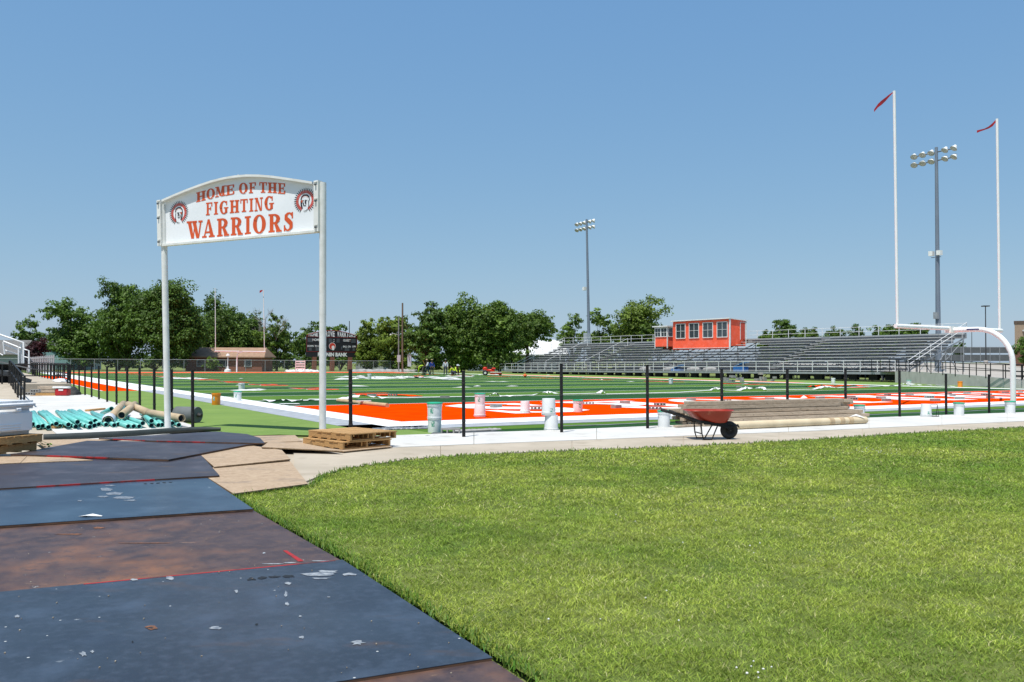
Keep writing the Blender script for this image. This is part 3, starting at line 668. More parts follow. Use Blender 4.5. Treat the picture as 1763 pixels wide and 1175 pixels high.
# scoreboard
sb = E('scoreboard', F(15.2, 125.4), 'black football scoreboard on three brick pillars at the far end', 'scoreboard')
S0 = P(527.5, 616, 150); S0.z = 0; S1 = S0+EU*9.25
sbk = M('scoreboard black', (.012, .013, .018), .5); sbr = M('dark red trim', (.30, .02, .015), .5); sbw = M('sign white', (.82, .82, .82), .5, (.78, .78, .78))
zb0, zt0 = 2.45, 6.15
Bn = -EV
arch = [(s, 6.15+(.92-(.92*((s-.5)*2)**2))) for s in [i/16 for i in range(17)]]
mb = MB(); vs = [S0+EU*(9.25*s)+Zv*z for s, z in [(0, zb0), (1, zb0)]+[(1-s, z) for s, z in arch]]
nn = len(vs); mb.add(vs+[q-Bn*.35 for q in vs], [tuple(range(nn)), tuple(reversed(range(nn, 2*nn)))]+[(i, nn+i, nn+(i+1) % nn, (i+1) % nn) for i in range(nn)]); mb.build('cabinet', sbk, sb, world=True)
def sbp(s, z, off=.03): return S0+EU*(9.25*s)+Zv*z+Bn*off
mb = MB()
ap = [sbp(s, z+.0, .03) for s, z in arch]; mb.tube(ap, .05, 5); mb.build('arch_trim', sbr, sb, world=True)
for z, r in ((5.93, .04), (3.35, .04)):
    mb = MB(); mb.bar(sbp(0, z, .02), sbp(1, z, .02), .03, .07); mb.build('trim', sbr, sb, world=True)
for s in (0.003, .997): mb = MB(); mb.bar(sbp(s, 3.3, .02), sbp(s, 6.1, .02), .06, .03, up=EV); mb.build('trim', sbr, sb, world=True)
txt = 'HONEY GROVE WARRIORS'
for i, ch in enumerate(txt):
    if ch == ' ': continue
    s = .035+.93*(i+.5)/len(txt); hh = .46+.58*(1-((s-.5)*2)**2)
    text_obj('letter', ch, 1, sbw, sb, sbp(s, 6.0, .05), EU, Zv, .035, width=9.25*.93/len(txt)*(.90 if ch != 'I' else .3), height=hh)
dig = M('digit panel', (.075, .085, .10), .4, (.06, .07, .08), 3)
for (s0, s1, z0, z1) in ((.02, .12, 4.98, 5.68), (.24, .30, 4.98, 5.68), (.43, .50, 4.98, 5.68), (.585, .645, 4.98, 5.68), (.88, .97, 4.98, 5.68), (.045, .10, 3.5, 4.05), (.175, .27, 3.5, 4.05), (.75, .84, 3.55, 4.05), (.91, .955, 3.55, 4.05), (.675, .70, 3.75, 4.3)):
    c = (sbp(s0, (z0+z1)/2, .02)+sbp(s1, (z0+z1)/2, .02))/2; mb = MB(); mb.box(c, ((s1-s0)*9.25, .03, z1-z0), rz=FANG); mb.build('digit_panel', dig, sb, world=True)
for t_, s, z, wd, hh in (('HOME', .185, 5.2, 1.35, .42), ('GUEST', .79, 5.2, 1.4, .42), (':', .53, 5.1, .16, .45), ('DOWN', .075, 4.15, 1.1, .34), ('TO GO', .22, 4.15, 1.2, .34), ('BALL ON', .79, 4.15, 1.4, .34), ('QTR', .935, 4.15, .75, .34)):
    text_obj('lettering', t_, 1, sbw, sb, sbp(s, z, .05), EU, Zv, .02, width=wd, height=hh)
text_obj('lettering', 'FANNIN BANK', 1, sbw, sb, sbp(.51, 2.55, .05), EU, Zv, .05, width=5.4, height=.68)
for r0, mt, of in ((.62, sbw, .04), (.56, sbr if False else M('emblem red', (.62, .05, .02), .5), .05)):
    c = sbp(.50, 4.35, of); mb = MB(); mb.add([c+EU*(r0*math.cos(t*pi/12))+Zv*(r0*math.sin(t*pi/12)) for t in range(24)], [tuple(range(24))]); mb.build('emblem', mt, sb, world=True)
c = sbp(.515, 4.15, .06); mb = MB(); mb.add([c+EU*x+Zv*z for x, z in ((-.15, -.5), (.18, -.5), (.25, .1), (.15, .3), (-.2, .25), (-.28, 0))], [tuple(range(6))]); mb.build('emblem_face', sbw, sb, world=True)
for s in (.155, .505, .86):
    c = S0+EU*(9.25*s)-Bn*.18; mb = MB(); mb.box((c.x, c.y, 1.2), (.68, .68, 2.5), rz=FANG); mb.build('brick_pillar', brick, sb, world=True)
# utility poles
wpole = M('weathered pole', (.17, .12, .085), .9, (.12, .09, .065), 3, 8, stretch=(4, 4, .4))
def upole(px, pyt, pyb, Y, name, label, r=.15, mat=None):
    b = P(px, pyb, Y); t = P(px, pyt, Y); o = E(name, (b.x, b.y, 0), label, 'utility pole'); mb = MB(); mb.tube([(b.x, b.y, -.1), t], [r, r*.75], 8); mb.build('pole', mat or wpole, o, world=True); return o, b, t
o, b, t = upole(693, 522, 640, 140, 'utility_pole', 'tall brown wooden utility pole beside the trees', .17)
mb = MB(); mb.box((b.x-.55, b.y-.3, 2.2), (.55, .35, 1.1)); mb.build('meter_box', M('cabinet grey', (.42, .46, .5)), o, world=True)
mb = MB(); mb.box((b.x+1.15, b.y-.3, 1.9), (.6, .4, 1.9)); mb.build('meter_box', M('cabinet grey', (.42, .46, .5)), o, world=True)
for dx in (4.2, 5.0): mb = MB(); mb.tube([t-Zv*2.6, Vector((b.x+dx, b.y-.5, 0))], .012, 5); mb.build('guy_wire', M('guy wire', (.3, .26, .14), .5), o, world=True)
mb = MB(); mb.tube([Vector((b.x+3.2, b.y-.4, 2.2)), Vector((b.x+4.2, b.y-.5, 0))], .05, 6); mb.build('guy_guard', M('yellow guard', (.55, .40, .06), .5), o, world=True)
o, b, t = upole(686.5, 545, 635, 142, 'utility_pole', 'shorter grey utility pole with a curved street light arm', .13, M('grey pole', (.22, .23, .23), .7))
mb = MB(); mb.tube([Vector((t.x, t.y, 6.0)), Vector((t.x-.9, t.y, 6.3)), Vector((t.x-1.3, t.y, 6.15))], .04, 6); mb.build('lamp_arm', galv, o, world=True)
mb = MB(); mb.lathe([(0, .12), (.12, .08), (.15, -.05), (0, -.12)], (t.x-1.3, t.y, 6.1), 10); mb.build('lamp_head', white_paint, o, world=True)
upole(601.5, 553, 600, 160, 'utility_pole', 'thin dark pole rising behind the scoreboard', .09, M('dark pole', (.04, .04, .045), .7))
# far clutter
mb = MB()
gt = E('gate_panel', P(509, 634, 132), 'small white slatted gate by the chain link fence', 'gate'); q = P(509, 634, 132); q.z = .25
for k in range(4): mb = MB(); mb.box((q.x+.7, q.y, q.z+.3+k*.36), (1.3, .05, .22)); mb.build('slat', white_paint, gt, world=True)
for dx in (0, 1.4): mb = MB(); mb.box((q.x+dx, q.y, q.z+.7), (.1, .1, 1.7)); mb.build('post', white_paint, gt, world=True)
wp = E('white_stand', P(392, 640, 131), 'white mushroom-topped stand on the grass left of the far goalpost', 'stand'); q = P(392, 640, 131); q.z = 0
mb = MB(); mb.tube([q, q+Zv*2.4], .07, 8); mb.build('post', white_paint, wp, world=True)
mb = MB(); mb.lathe([(0, 2.75), (.15, 2.72), (.28, 2.5), (.3, 2.42), (0, 2.38)], q, 12); mb.build('cap', white_paint, wp, world=True)
mb = MB(); mb.lathe([(.55, 0), (.5, .3), (.2, .45), (.16, .8), (0, .85)], q, 10); mb.build('base', white_paint, wp, world=True)
mb = MB(); q = P(635, 636, 134); q.z = 0
# long pale rolled cover lying along the far end
def lump(name, p, q, r, mat, label, cat, n=26, seed=1, flat=.6, group=None):
    rnd = random.Random(seed); p = Vector(p); q = Vector(q); d = (q-p).normalized(); s = d.cross(Zv); vs = []; fs = []; K = 9
    for i in range(n+1):
        t = i/n; c = p.lerp(q, t)+s*rnd.uniform(-.15, .15)*r; rr = r*(.45+.55*math.sin(pi*min(1, max(0, t*1.0)))**.3)*rnd.uniform(.75, 1.15)
        for j in range(K):
            a = pi*j/(K-1); vs.append(c+s*(math.cos(a)*rr*1.6)+Zv*(math.sin(a)*rr*flat*rnd.uniform(.75, 1.2)+.014))
    for i in range(n):
        for j in range(K-1): fs.append((i*K+j, (i+1)*K+j, (i+1)*K+j+1, i*K+j+1))
    m_ = MB(); m_.add(vs, fs, True); m_.add(vs[:K], [tuple(range(K))]); m_.add(vs[-K:], [tuple(reversed(range(K)))])
    return tag(m_.build(name, mat, world=True, loc=p), label, cat, group)
cloth_w = M('white fabric', (.70, .70, .68), .8, (.52, .52, .51), 1.5, 8, obj=False)
lump('white_tarp', F(8, 113.5), F(13.5, 113.5), .55, cloth_w, 'white bunched tarp on the ground in front of the scoreboard', 'tarp', flat=.7)
lump('white_tarp', F(19, 114), F(32, 114.2), .55, M('grey white fabric', (.36, .36, .345), .8, (.25, .25, .24), 1.5), 'long pale grey tarp roll right of the scoreboard', 'tarp', 40, 3, flat=.8)
# ================================================================== SIGN ARCH
letter_orange = M('sign letter orange', (.62, .085, .012), .45, (.58, .075, .01), 4)
dark_red = M('emblem dark red', (.45, .02, .012), .5)
ink = M('emblem black', (.015, .015, .02), .5)
SL = G(289, 741); SR = Vector((0, 17.34, 0)); SR.x = P(556, 700, 17.34).x
Es = (SR-SL); Es.z = 0; SW = Es.length; Es.normalize(); Ns = Vector((Es.y, -Es.x, 0))     # towards us
if Ns.y > 0: Ns = -Ns
sg = E('welcome_sign', SL, 'white arched gateway sign on two poles reading HOME OF THE FIGHTING WARRIORS', 'sign')
tl = P(283, 349, SL.y); tr = P(551.5, 317, SR.y)
def sgt(px, py):                                # a picture point on the board's plane -> (s along, height)
    d = ray(px, py); t = (SL-EYE).dot(Ns)/d.dot(Ns); p = EYE+d*t; return (p-SL).dot(Es), p.z
def sgp(s, z, off=0.0): return SL+Es*s+Zv*z+Ns*off
lean = sgt(279, 349)[0]; leanr = sgt(556, 316)[0]-SW
for (b, s1, z1, dx) in ((SL, 0, 5.07, lean+.05), (SR, SW, 5.13, leanr)):
    mb = MB(); bs = (b-SL).dot(Es); mb.tube([sgp(bs, -.05), sgp(bs+dx, z1)], .068, 14); mb.build('post', post_white, sg, world=True)
crop = lambda x, y: sgt(260+x/5.51, 290+y/5.51)
c1 = crop(135, 725); c2 = crop(1610, 592); c3 = crop(1590, 152); c4 = crop(130, 322)
topc = [crop(x, y) for x, y in ((135,320),(250,270),(360,225),(480,180),(600,140),(720,110),(830,92),(940,83),(1060,85),(1180,95),(1300,112),(1420,130),(1560,152))]
outl = [c1, crop(1600, 592)]+topc[::-1]
mb = MB(); mb_v = [sgp(s, z, .0) for s, z in outl]; n_ = len(mb_v)
mb.add(mb_v+[p-Ns*.05 for p in mb_v], [tuple(range(n_)), tuple(reversed(range(n_, 2*n_)))]+[(i, n_+i, n_+(i+1) % n_, (i+1) % n_) for i in range(n_)]); mb.build('sign_panel', sign_white, sg, world=True)
frame_w = M('sign frame', (.72, .73, .70), .45, (.62, .62, .58), 4)
for a, b in zip(topc, topc[1:]): pass
mb = MB(); vs = []; fs = []
for s, z in topc:
    for off, dz in ((.105, -.012), (.105, .035), (-.07, .035), (-.07, -.012)): vs.append(sgp(s, z+dz, off))
for i in range(len(topc)-1):
    for j in range(4): fs.append((i*4+j, i*4+(j+1) % 4, i*4+4+(j+1) % 4, i*4+4+j))
fs += [(0,3,2,1), tuple(len(vs)-4+i for i in (0,1,2,3))]
mb.add(vs, fs, False); mb.build('top_flange', frame_w, sg, world=True)
mb = MB(); mb.bar(sgp(*c1, .03)-Zv*.02, sgp(*crop(1600, 592), .03)-Zv*.02, .12, .045); mb.build('bottom_rail', frame_w, sg, world=True)
for (xa, ya, xb, yb) in ((110, 322, 118, 728), (1600, 140, 1602, 592)):
    a, b = crop(xa, ya), crop(xb, yb)
    mb = MB(); mb.bar(sgp(a[0], a[1]+.03, .05), sgp(b[0], b[1]-.03, .05), .12, .13, up=Ns); mb.build('side_channel', frame_w, sg, world=True)
    for t in (.06, .40, .95):
        p = sgp(a[0]+(b[0]-a[0])*t, a[1]+(b[1]-a[1])*t, .125); mb = MB(); mb.tube([p, p+Ns*.03], .018, 8); mb.build('bolt', steel_dark, sg, world=True)
    for t in (.02, .37, .92):
        p = sgp(a[0]+(b[0]-a[0])*t, a[1]+(b[1]-a[1])*t+.02, .12); mb = MB(); mb.box(p, (.08, .03, .02), rz=math.atan2(Es.y, Es.x)); mb.build('bracket', frame_w, sg, world=True)
mb = MB(); q = crop(828, 88); mb.tube([sgp(q[0], q[1]), sgp(q[0], q[1]+.06)], .018, 6); mb.build('top_bolt', frame_w, sg, world=True)
LET = [('H',430,520,232,325,210,303),('O',527,607,200,298,188,283),('M',612,708,180,278,163,258),('E',712,792,165,262,152,245),('O',835,918,142,243,138,238),('F',930,998,138,238,133,235),('T',1028,1100,133,233,133,232),('H',1108,1196,135,233,138,238),('E',1204,1275,140,240,145,245),
('F',522,585,328,448,322,442),('I',597,637,320,442,318,438),('G',652,735,312,438,308,430),('H',748,838,305,428,300,420),('T',848,918,295,418,290,412),('I',932,972,288,415,285,410),('N',985,1062,282,410,275,402),('G',1078,1168,268,402,262,393),
('W',345,485,505,672,495,662),('A',488,603,490,662,480,652),('R',627,740,480,652,470,640),('R',757,870,468,640,460,632),('I',890,948,458,630,452,622),('O',968,1090,445,622,440,615),('R',1115,1238,437,612,430,602),('S',1255,1355,425,602,412,592)]
for ch, x0, x1, tl_, bl_, tr_, br_ in LET:
    A, B, C_, D_ = crop(x0, bl_), crop(x1, br_), crop(x1, tr_), crop(x0, tl_)
    def cn(x, y):
        s = (A[0]*(1-x)+B[0]*x)*(1-y)+(D_[0]*(1-x)+C_[0]*x)*y; z = (A[1]*(1-x)+B[1]*x)*(1-y)+(D_[1]*(1-x)+C_[1]*x)*y; return sgp(s, z)
    letter_mesh(ch, cn, Ns, .003, .0006).build('letter', letter_orange, sg, world=True)
def emblem(cx, cy, rx, ry, sgn):
    c = crop(cx, cy); ex = crop(cx+rx, cy); ey = crop(cx, cy-ry); RX = abs(ex[0]-c[0]); RY = abs(ey[1]-c[1])
    def pt(x, y, off): return sgp(c[0]+x*RX, c[1]+y*RY, off)
    def poly(pl, off):
        v = [pt(x, y, off) for x, y in pl]
        if (v[1]-v[0]).cross(v[2]-v[0]).dot(Ns) < 0: v.reverse()
        return v
    f1 = MB(); f2 = MB()
    for k in range(30):
        a = R(-62+(k)*(304/29)) if True else 0
        a0 = a-R(4.0); a1 = a+R(4.0); am = a-R(3)
        pr = lambda r, t: (r*math.cos(t), r*math.sin(t))
        v = poly([pr(.60, a0), pr(.84, a0), pr(.84, a1), pr(.60, a1)], .004+.0004*(k % 2)); f1.add(v, [(0,1,2,3)])
        v = poly([pr(.81, a-R(1.6)), pr(.92, a-R(2.6)), pr(1.06, a+R(1)), pr(.93, a+R(2)), pr(.81, a+R(1.6))], .0055+.0004*(k % 2)); f2.add(v, [(0,1,2,3,4)])
    f1.build('emblem_feathers', M('emblem red', (.62, .05, .02)), sg, world=True)['kind'] = 'stuff'
    f2.build('emblem_feather_tips', ink, sg, world=True)['kind'] = 'stuff'
    h = MB(); k = 0
    for pl in ([(-.42,.10),(-.36,.36),(-.12,.5),(.2,.48),(.40,.28),(.44,0),(.38,0),(.33,.22),(.16,.38),(-.1,.40),(-.28,.28),(-.34,.08)],):
        h.add(poly(pl, .0045), [tuple(range(len(pl)))])
    for i, pl in enumerate(([(-.38,.05),(-.30,-.05),(-.32,-.55),(-.44,-.62),(-.36,-.3)], [(.30,.1),(.42,0),(.40,-.35),(.30,-.62),(.18,-.6),(.27,-.3)], [(-.10,-.02),(.0,.1),(.03,-.16),(-.06,-.3),(-.12,-.28)], [(-.22,.05),(-.05,.04),(-.05,-.01),(-.22,0)], [(.08,.05),(.22,.04),(.22,-.02),(.08,0)], [(-.12,-.36),(.12,-.36),(.1,-.42),(-.1,-.42)], [(.1,-.1),(.2,-.2),(.16,-.42),(.1,-.3)], [(-.3,-.62),(-.1,-.8),(.12,-.82),(.1,-.86),(-.12,-.85),(-.34,-.66)])):
        h.add(poly([(sgn*x, y) for x, y in pl], .0050+.0005*i), [tuple(range(len(pl)))])
    h.build('emblem_head', ink, sg, world=True)
    b = MB()
    for i in range(7):
        a = R(40+i*17); b.add(poly([(.24*math.cos(a), .08+.24*math.sin(a)), (.36*math.cos(a-.08), .08+.30*math.sin(a-.08)), (.36*math.cos(a+.08), .08+.30*math.sin(a+.08))], .0075+i*.0003), [(0,1,2)])
    b.add(poly([(sgn*.2, .08), (sgn*.34, .02), (sgn*.32, -.14), (sgn*.22, -.1)], .0098), [(0,1,2,3)])
    b.build('emblem_headband', letter_orange, sg, world=True)['kind'] = 'stuff'
emblem(265, 425, 88, 112, 1); emblem(1462, 308, 104, 118, -1)

# ================================================================== FENCE POSTS
def fpost(px, base, top, Y, label, group, r=.036, lean_=True):
    b = G(px, base) if Y is None else P(px, base, Y); b.z = 0
    _, y0 = proj(b); t = P(px-(base-top)*.006, top, b.y)
    o = E('fence_post', b, label, 'fence post', group)
    mb = MB(); mb.tube([(0, 0, -.03), (t.x-b.x, 0, t.z)], r, 10); mb.build('pipe', black_metal, o)
    for h in (.25, .55, .82):
        mb = MB(); mb.tube([Vector((t.x-b.x, 0, t.z))*h, Vector((t.x-b.x, 0, t.z))*h+Zv*.03], r+.006, 10); mb.build('tie_band', rubber, o)
    mb = MB(); mb.tube([(t.x-b.x, 0, t.z), (t.x-b.x, 0, t.z+.02)], r+.004, 10); mb.build('post_cap', black_metal, o)
    return o
near = [(604,738,638,'standing behind the pallets, right of the sign pole'),(798.5,747,640,'right of the stacked grey buckets with a green lid'),(967,742.5,628,'beside the two upturned white buckets'),(1115,736,630,'just left of the bucket behind the wheelbarrow handle'),(1243,728,637,'above the left end of the timber stack'),(1356,724,637,'behind the middle of the timber stack'),(1456,721,637,'at the right end of the timber stack'),(1549,718,639,'left of the upturned bucket and wire stand'),(1629,715,645,'between the upturned bucket and the bucket with bail handle'),(1703,712,646,'just left of the goalpost base')]
for i, (x, yb, yt, lab) in enumerate(near):
    Yp = 16.5*(1+i*.0794)
    p = P(x, yb, Yp); o = fpost(x, yb if abs(p.z) < .02 else proj(Vector((p.x, Yp, 0)))[1], yt, Yp, 'black fence post '+lab, 'black fence posts along the end of the field')
ORD_ = ['first','second','third','fourth','fifth','sixth','seventh','eighth','ninth','tenth','eleventh','twelfth','thirteenth','fourteenth','fifteenth','sixteenth','seventeenth','eighteenth','nineteenth','twentieth','twenty-first','twenty-second','twenty-third','twenty-fourth','twenty-fifth','twenty-sixth','twenty-seventh','twenty-eighth','twenty-ninth','thirtieth','thirty-first','thirty-second','thirty-third','thirty-fourth','thirty-fifth']
lf = [(n, F(-29.5, .2+2.44*n)) for n in range(0, 34)]
leftlab = ['nearest black post beside the grey roll at the left sideline', 'black post behind the white sign pole, second of the left row', 'black post just right of the kraft tubes, third of the left row', 'black post above the bend in the kraft tubes, fourth of the left row']
for n, b in lf:
    x, y = proj(b)
    if n < 4: lab = leftlab[n]
    else: lab = 'black post of the left sideline row, %s counted away from the sign' % ORD_[n]
    if 9 < n and n % 1: continue
    fpost(x, y, proj(b+Zv*1.32)[1], b.y, lab, 'black fence posts along the left sideline', .036)
mb = MB(); 
w0 = F(-29, -4.8); bw = E('bottom_rail', F(-4, -4.8), 'thin grey bottom rail running between the black posts at the path', 'rail')
for k in range(8):
    a = G(*[(967,741),(1115,735),(1243,729),(1356,725),(1456,721),(1549,717.5),(1629,714.5),(1703,711.5),(1840,706)][k]); b = G(*[(967,741),(1115,735),(1243,729),(1356,725),(1456,721),(1549,717.5),(1629,714.5),(1703,711.5),(1840,706)][k+1])
    m2 = MB(); m2.tube([a+Zv*.10, a.lerp(b, .5)+Zv*.085, b+Zv*.10], .011, 6); m2.build('rail_length', galv, bw, world=True)

# ================================================================== GOALPOSTS
gp_white = M('goalpost white', (.80, .80, .79), .35, (.76, .76, .75), 2)
ribbon = M('red ribbon', (.30, .008, .015), .6, (.36, .008, .012), 8)
def goal(name, label, Cc, back, tops=None, r=.055, sgn=1):
    o = E(name, F(Cc[0], Cc[1]+back), label, 'goalpost')
    L_, R_ = F(Cc[0]-3.56, Cc[1], 3.05), F(Cc[0]+3.56, Cc[1], 3.05)
    mb = MB(); mb.tube([L_-EU*.12, R_+EU*.12], .085, 12); mb.build('crossbar', gp_white, o, world=True)
    for k, (p, tp) in enumerate(((L_, tops[0]), (R_, tops[1]))):
        t = P(tp[0], tp[1], p.y); mb = MB(); mb.tube([p, t], r, 10); mb.build('upright', gp_white, o, world=True)
    c = F(Cc[0], Cc[1], 2.98); bv = EV*(-1 if back < 0 else 1); ab = abs(back); rad = 1.35
    pts_ = [c, c+bv*(ab-rad)]+[c+bv*(ab-rad+rad*math.sin(t))-Zv*rad*(1-math.cos(t)) for t in [R(q) for q in range(10, 91, 10)]]+[F(Cc[0], Cc[1]+back, 0)]
    mb = MB(); mb.tube(pts_, .10, 14); mb.build('gooseneck', gp_white, o, world=True)
    mb = MB(); mb.box(c+Zv*.02, (.5, .28, .26), rz=FANG); mb.build('clamp', lamp_shell, o, world=True)
    return o, L_, R_
go, gL, gR = goal('goalpost', 'large white gooseneck goalpost at the near end on the right', (0, 0), -2.45, ((1539.5, 157), (1716.5, 205)))
# small dark mark on the gooseneck
mk = MB(); c = F(0, -.95, 2.98); 
mk.box(c-EU*.104+Zv*.0, (.012, .50, .06), rz=FANG); mk.build('mark', M('navy print', (.05, .06, .16), .5), go, world=True)
go2, _, _ = goal('goalpost', 'distant white goalpost with one ribbon at the far end of the field', (0, 109.7), 1.9, ((370.5, 496.5), (453.5, 499)), .05)
def flag(px, py, Y, pts_, label):
    base_ = P(px, py, Y); o = MB(); vs = []; n = len(pts_)
    for i, (x, y, wd) in enumerate(pts_):
        p = P(x, y, Y+.12*math.sin(i*1.3)); vs += [p+Zv*wd, p-Zv*wd]
    fs = [(2*i, 2*i+1, 2*i+3, 2*i+2) for i in range(n-1)]
    vs2 = [v_+Vector((0, .006, 0)) for v_ in vs]; o.add(vs+vs2, fs+[tuple(len(vs)+q for q in reversed(f)) for f in fs], False)
    return tag(o.build('ribbon_flag', ribbon, world=True, loc=base_), label, 'ribbon')
flag(1538, 159, gL.y, [(1538,159,.02),(1531,165,.045),(1525,171,.07),(1518,177,.085),(1512,182,.07),(1508,187,.06),(1505,191,.05)], 'red ribbon streaming from the left upright of the near goalpost')
flag(1715, 208, gR.y, [(1715,208,.05),(1709,215,.07),(1702,220,.045),(1695,223,.03),(1688,225,.04),(1682,227,.055)], 'red ribbon streaming from the right upright of the near goalpost')
flag(452, 501, 130, [(452,500.5,.08),(449.5,501.5,.15),(447,503,.2)], 'small dark red ribbon on the far goalpost')

# ================================================================== GROUND MATS AND PLYWOOD
mat_blue = M('steel blue mat', (.029, .038, .052), .38, (.020, .026, .037), .9, 10, obj=False, spec=.45, rvar=.10)
overlay(mat_blue, (.055, .075, .11), 2.4, .50, .78); overlay(mat_blue, (.075, .045, .028), 1.1, .60, .78, stretch=(1, 3, 1)); overlay(mat_blue, (.40, .42, .42), 7, .712, .74, stretch=(.6, 1.4, 1)); overlay(mat_blue, (.5, .5, .48), 6.0, .045, .035, kind='v')
overlay(mat_blue, (.30, .32, .33), 1.9, .70, .76); overlay(mat_blue, (.048, .060, .085), 17, .48, .80); overlay(mat_blue, (.020, .026, .040), 3.1, .55, .80)
mat_purple = M('purple brown mat', (.046, .040, .048), .45, (.034, .028, .034), 1.1, 10, obj=False, spec=.42, rvar=.08)
overlay(mat_purple, (.075, .065, .075), 2.4, .5, .7); overlay(mat_purple, (.30, .28, .26), 9, .715, .74, stretch=(.5, 1.5, 1)); overlay(mat_purple, (.10, .06, .035), 1.3, .58, .72, stretch=(1, 3, 1))
mat_rust = M('rusty mat', (.062, .040, .038), .5, (.046, .032, .034), 1.1, 10, obj=False, spec=.35, rvar=.08)
overlay(mat_rust, (.11, .07, .06), 5, .45, .75); overlay(mat_rust, (.27, .115, .045), .62, .47, .70, detail=10); overlay(mat_rust, (.10, .06, .045), 11, .50, .68); overlay(mat_rust, (.40, .24, .14), 4.2, .66, .74, stretch=(.5, 1.8, 1)); overlay(mat_rust, (.07, .045, .042), 9, .58, .68); overlay(mat_rust, (.40, .38, .34), 9, .71, .74); overlay(mat_rust, (.42, .40, .36), 6.5, .045, .03, kind='v')
edge_brown = M('mat edge', (.13, .065, .035), .8, (.05, .03, .02), 7, 8)
def sheet_panel(name, px, z, th, mat, label, cat='mat', red=None, lift=None, rg=None):
    """px: picture points or world vectors of the outline; red: list of (i, t0, t1) painted stretches of edge i"""
    pts_ = [Vector((p.x, p.y, 0)) if isinstance(p, Vector) else G(*p, z) for p in px]; n = len(pts_); c = sum(pts_, Vector((0, 0, 0)))/n; c.z = 0
    o = E(name, c, label, cat)
    L = lift or [0]*n; vs = [Vector((p.x, p.y, z+L[i])) for i, p in enumerate(pts_)]; sgn_ = sum(vs[i].x*vs[(i+1) % n].y-vs[(i+1) % n].x*vs[i].y for i in range(n))
    f = tuple(range(n)) if sgn_ > 0 else tuple(reversed(range(n)))
    lo = [v_-Zv*.003 for v_ in vs]; bo = [v_-Zv*th for v_ in vs]
    mb = MB(); mb.add(vs+lo, [f]+[((i, n+i, n+(i+1) % n, (i+1) % n) if sgn_ > 0 else ((i+1) % n, n+(i+1) % n, n+i, i)) for i in range(n)]); mb.build('top_face', mat, o, world=True)
    ins = [c+(v_-c)*.9995 for v_ in lo]; ins = [Vector((q.x, q.y, lo[i].z)) for i, q in enumerate(ins)]; ib = [Vector((q.x, q.y, bo[i].z)) for i, q in enumerate(ins)]
    mb = MB(); mb.add(ins+ib, [tuple(n+q for q in reversed(f))]+[((i, n+i, n+(i+1) % n, (i+1) % n) if sgn_ > 0 else ((i+1) % n, n+(i+1) % n, n+i, i)) for i in range(n)]); mb.build('core', edge_brown if cat == 'mat' else M('plywood edge', (.33, .22, .12), .85, (.10, .06, .03), 9, stretch=(9, 9, 1)), o, world=True)
    for (i, t0_, t1_) in (red or []):
        a, b = vs[i], vs[(i+1) % n]; p, q = a.lerp(b, t0_), a.lerp(b, t1_); nn_ = (b-a).cross(Zv).normalized()
        if nn_.dot((a+b)/2-c) < 0: nn_ = -nn_
        mb = MB(); dd = (q-p).normalized(); mb.add([p+nn_*.003+Zv*.001, q+nn_*.003+Zv*.001, q+nn_*.003-Zv*(th-.002), p+nn_*.003-Zv*(th-.002), p-nn_*.02+Zv*.001, q-nn_*.02+Zv*.001], [(0,3,2,1), (4,0,1,5)]); mb.build('painted_edge', red_paint, o, world=True)
    return o
A_, B_ = G(590, 963, .05), G(848, 1131, .05); dl = (G(0, 1018, .05)-A_).normalized()
Cc_ = B_+dl*3.9; Dd = A_+dl*3.9
ev1 = (B_-A_)
sheet_panel('ground_mat', [A_, B_, Cc_, Dd], .046, .022, mat_blue, 'largest dark blue ground mat in the foreground with white paint spots', red=[(3, .55, .985)])
sheet_panel('ground_mat', [B_-ev1*.015+(B_-A_).normalized()*.0, B_+ev1, Cc_+ev1, Cc_-ev1*.015], .030, .02, mat_rust, 'brown ground mat cut off by the bottom edge, nearest of all')
A2, B2 = G(433, 874, .05), G(596, 966, .05); d2 = (G(0, 905, .05)-A2).normalized()
sheet_panel('ground_mat', [A2+(A2-B2)*.02, B2+(B2-A2)*.01, B2+d2*4.6, A2+d2*4.6+(A2-B2)*.02], .032, .02, mat_rust, 'rusty brown ground mat with orange stains and a red line, between two blue mats', red=[(3, .58, .80)])
A3, B3 = G(357, 823, .06), G(436, 876, .06); d3 = (G(0, 905, .06)-B3).normalized()
mat_gloss = M('glossy blue mat', (.028, .050, .080), .33, (.020, .036, .062), .9, 10, obj=False, spec=.55, rvar=.08)
overlay(mat_gloss, (.05, .08, .12), 2.4, .5, .75); overlay(mat_gloss, (.20, .10, .06), 2.2, .70, .74, stretch=(.5, 2, 1)); overlay(mat_gloss, (.30, .34, .36), 8, .72, .75)
sheet_panel('ground_mat', [A3, B3, B3+d3*4.6, A3+d3*4.9], .058, .022, mat_gloss, 'glossy blue ground mat with white streaks behind the rusty mat')
A4, B4 = G(345, 783, .07), G(378, 819.5, .07)
sheet_panel('ground_mat', [A4, B4, G(0, 842, .07), G(-160, 853, .07), G(-160, 800, .07), G(0, 797, .07), G(120, 789, .07)], .075, .02, mat_purple, 'wide purple brown ground mat behind the glossy blue one', red=[(1, .32, .85)])
sheet_panel('ground_mat', [G(18, 783, .1), G(70, 785, .1), G(290, 792, .1), G(424, 766.5, .1), G(456, 764, .1), G(270, 761, .1), G(150, 759.5, .1)], .105, .025, mat_purple, 'angular dark mat with a red edge lying behind the wide purple brown mat', red=[(1, .03, .54)], lift=[.0, .005, 0, 0, 0, 0, 0])
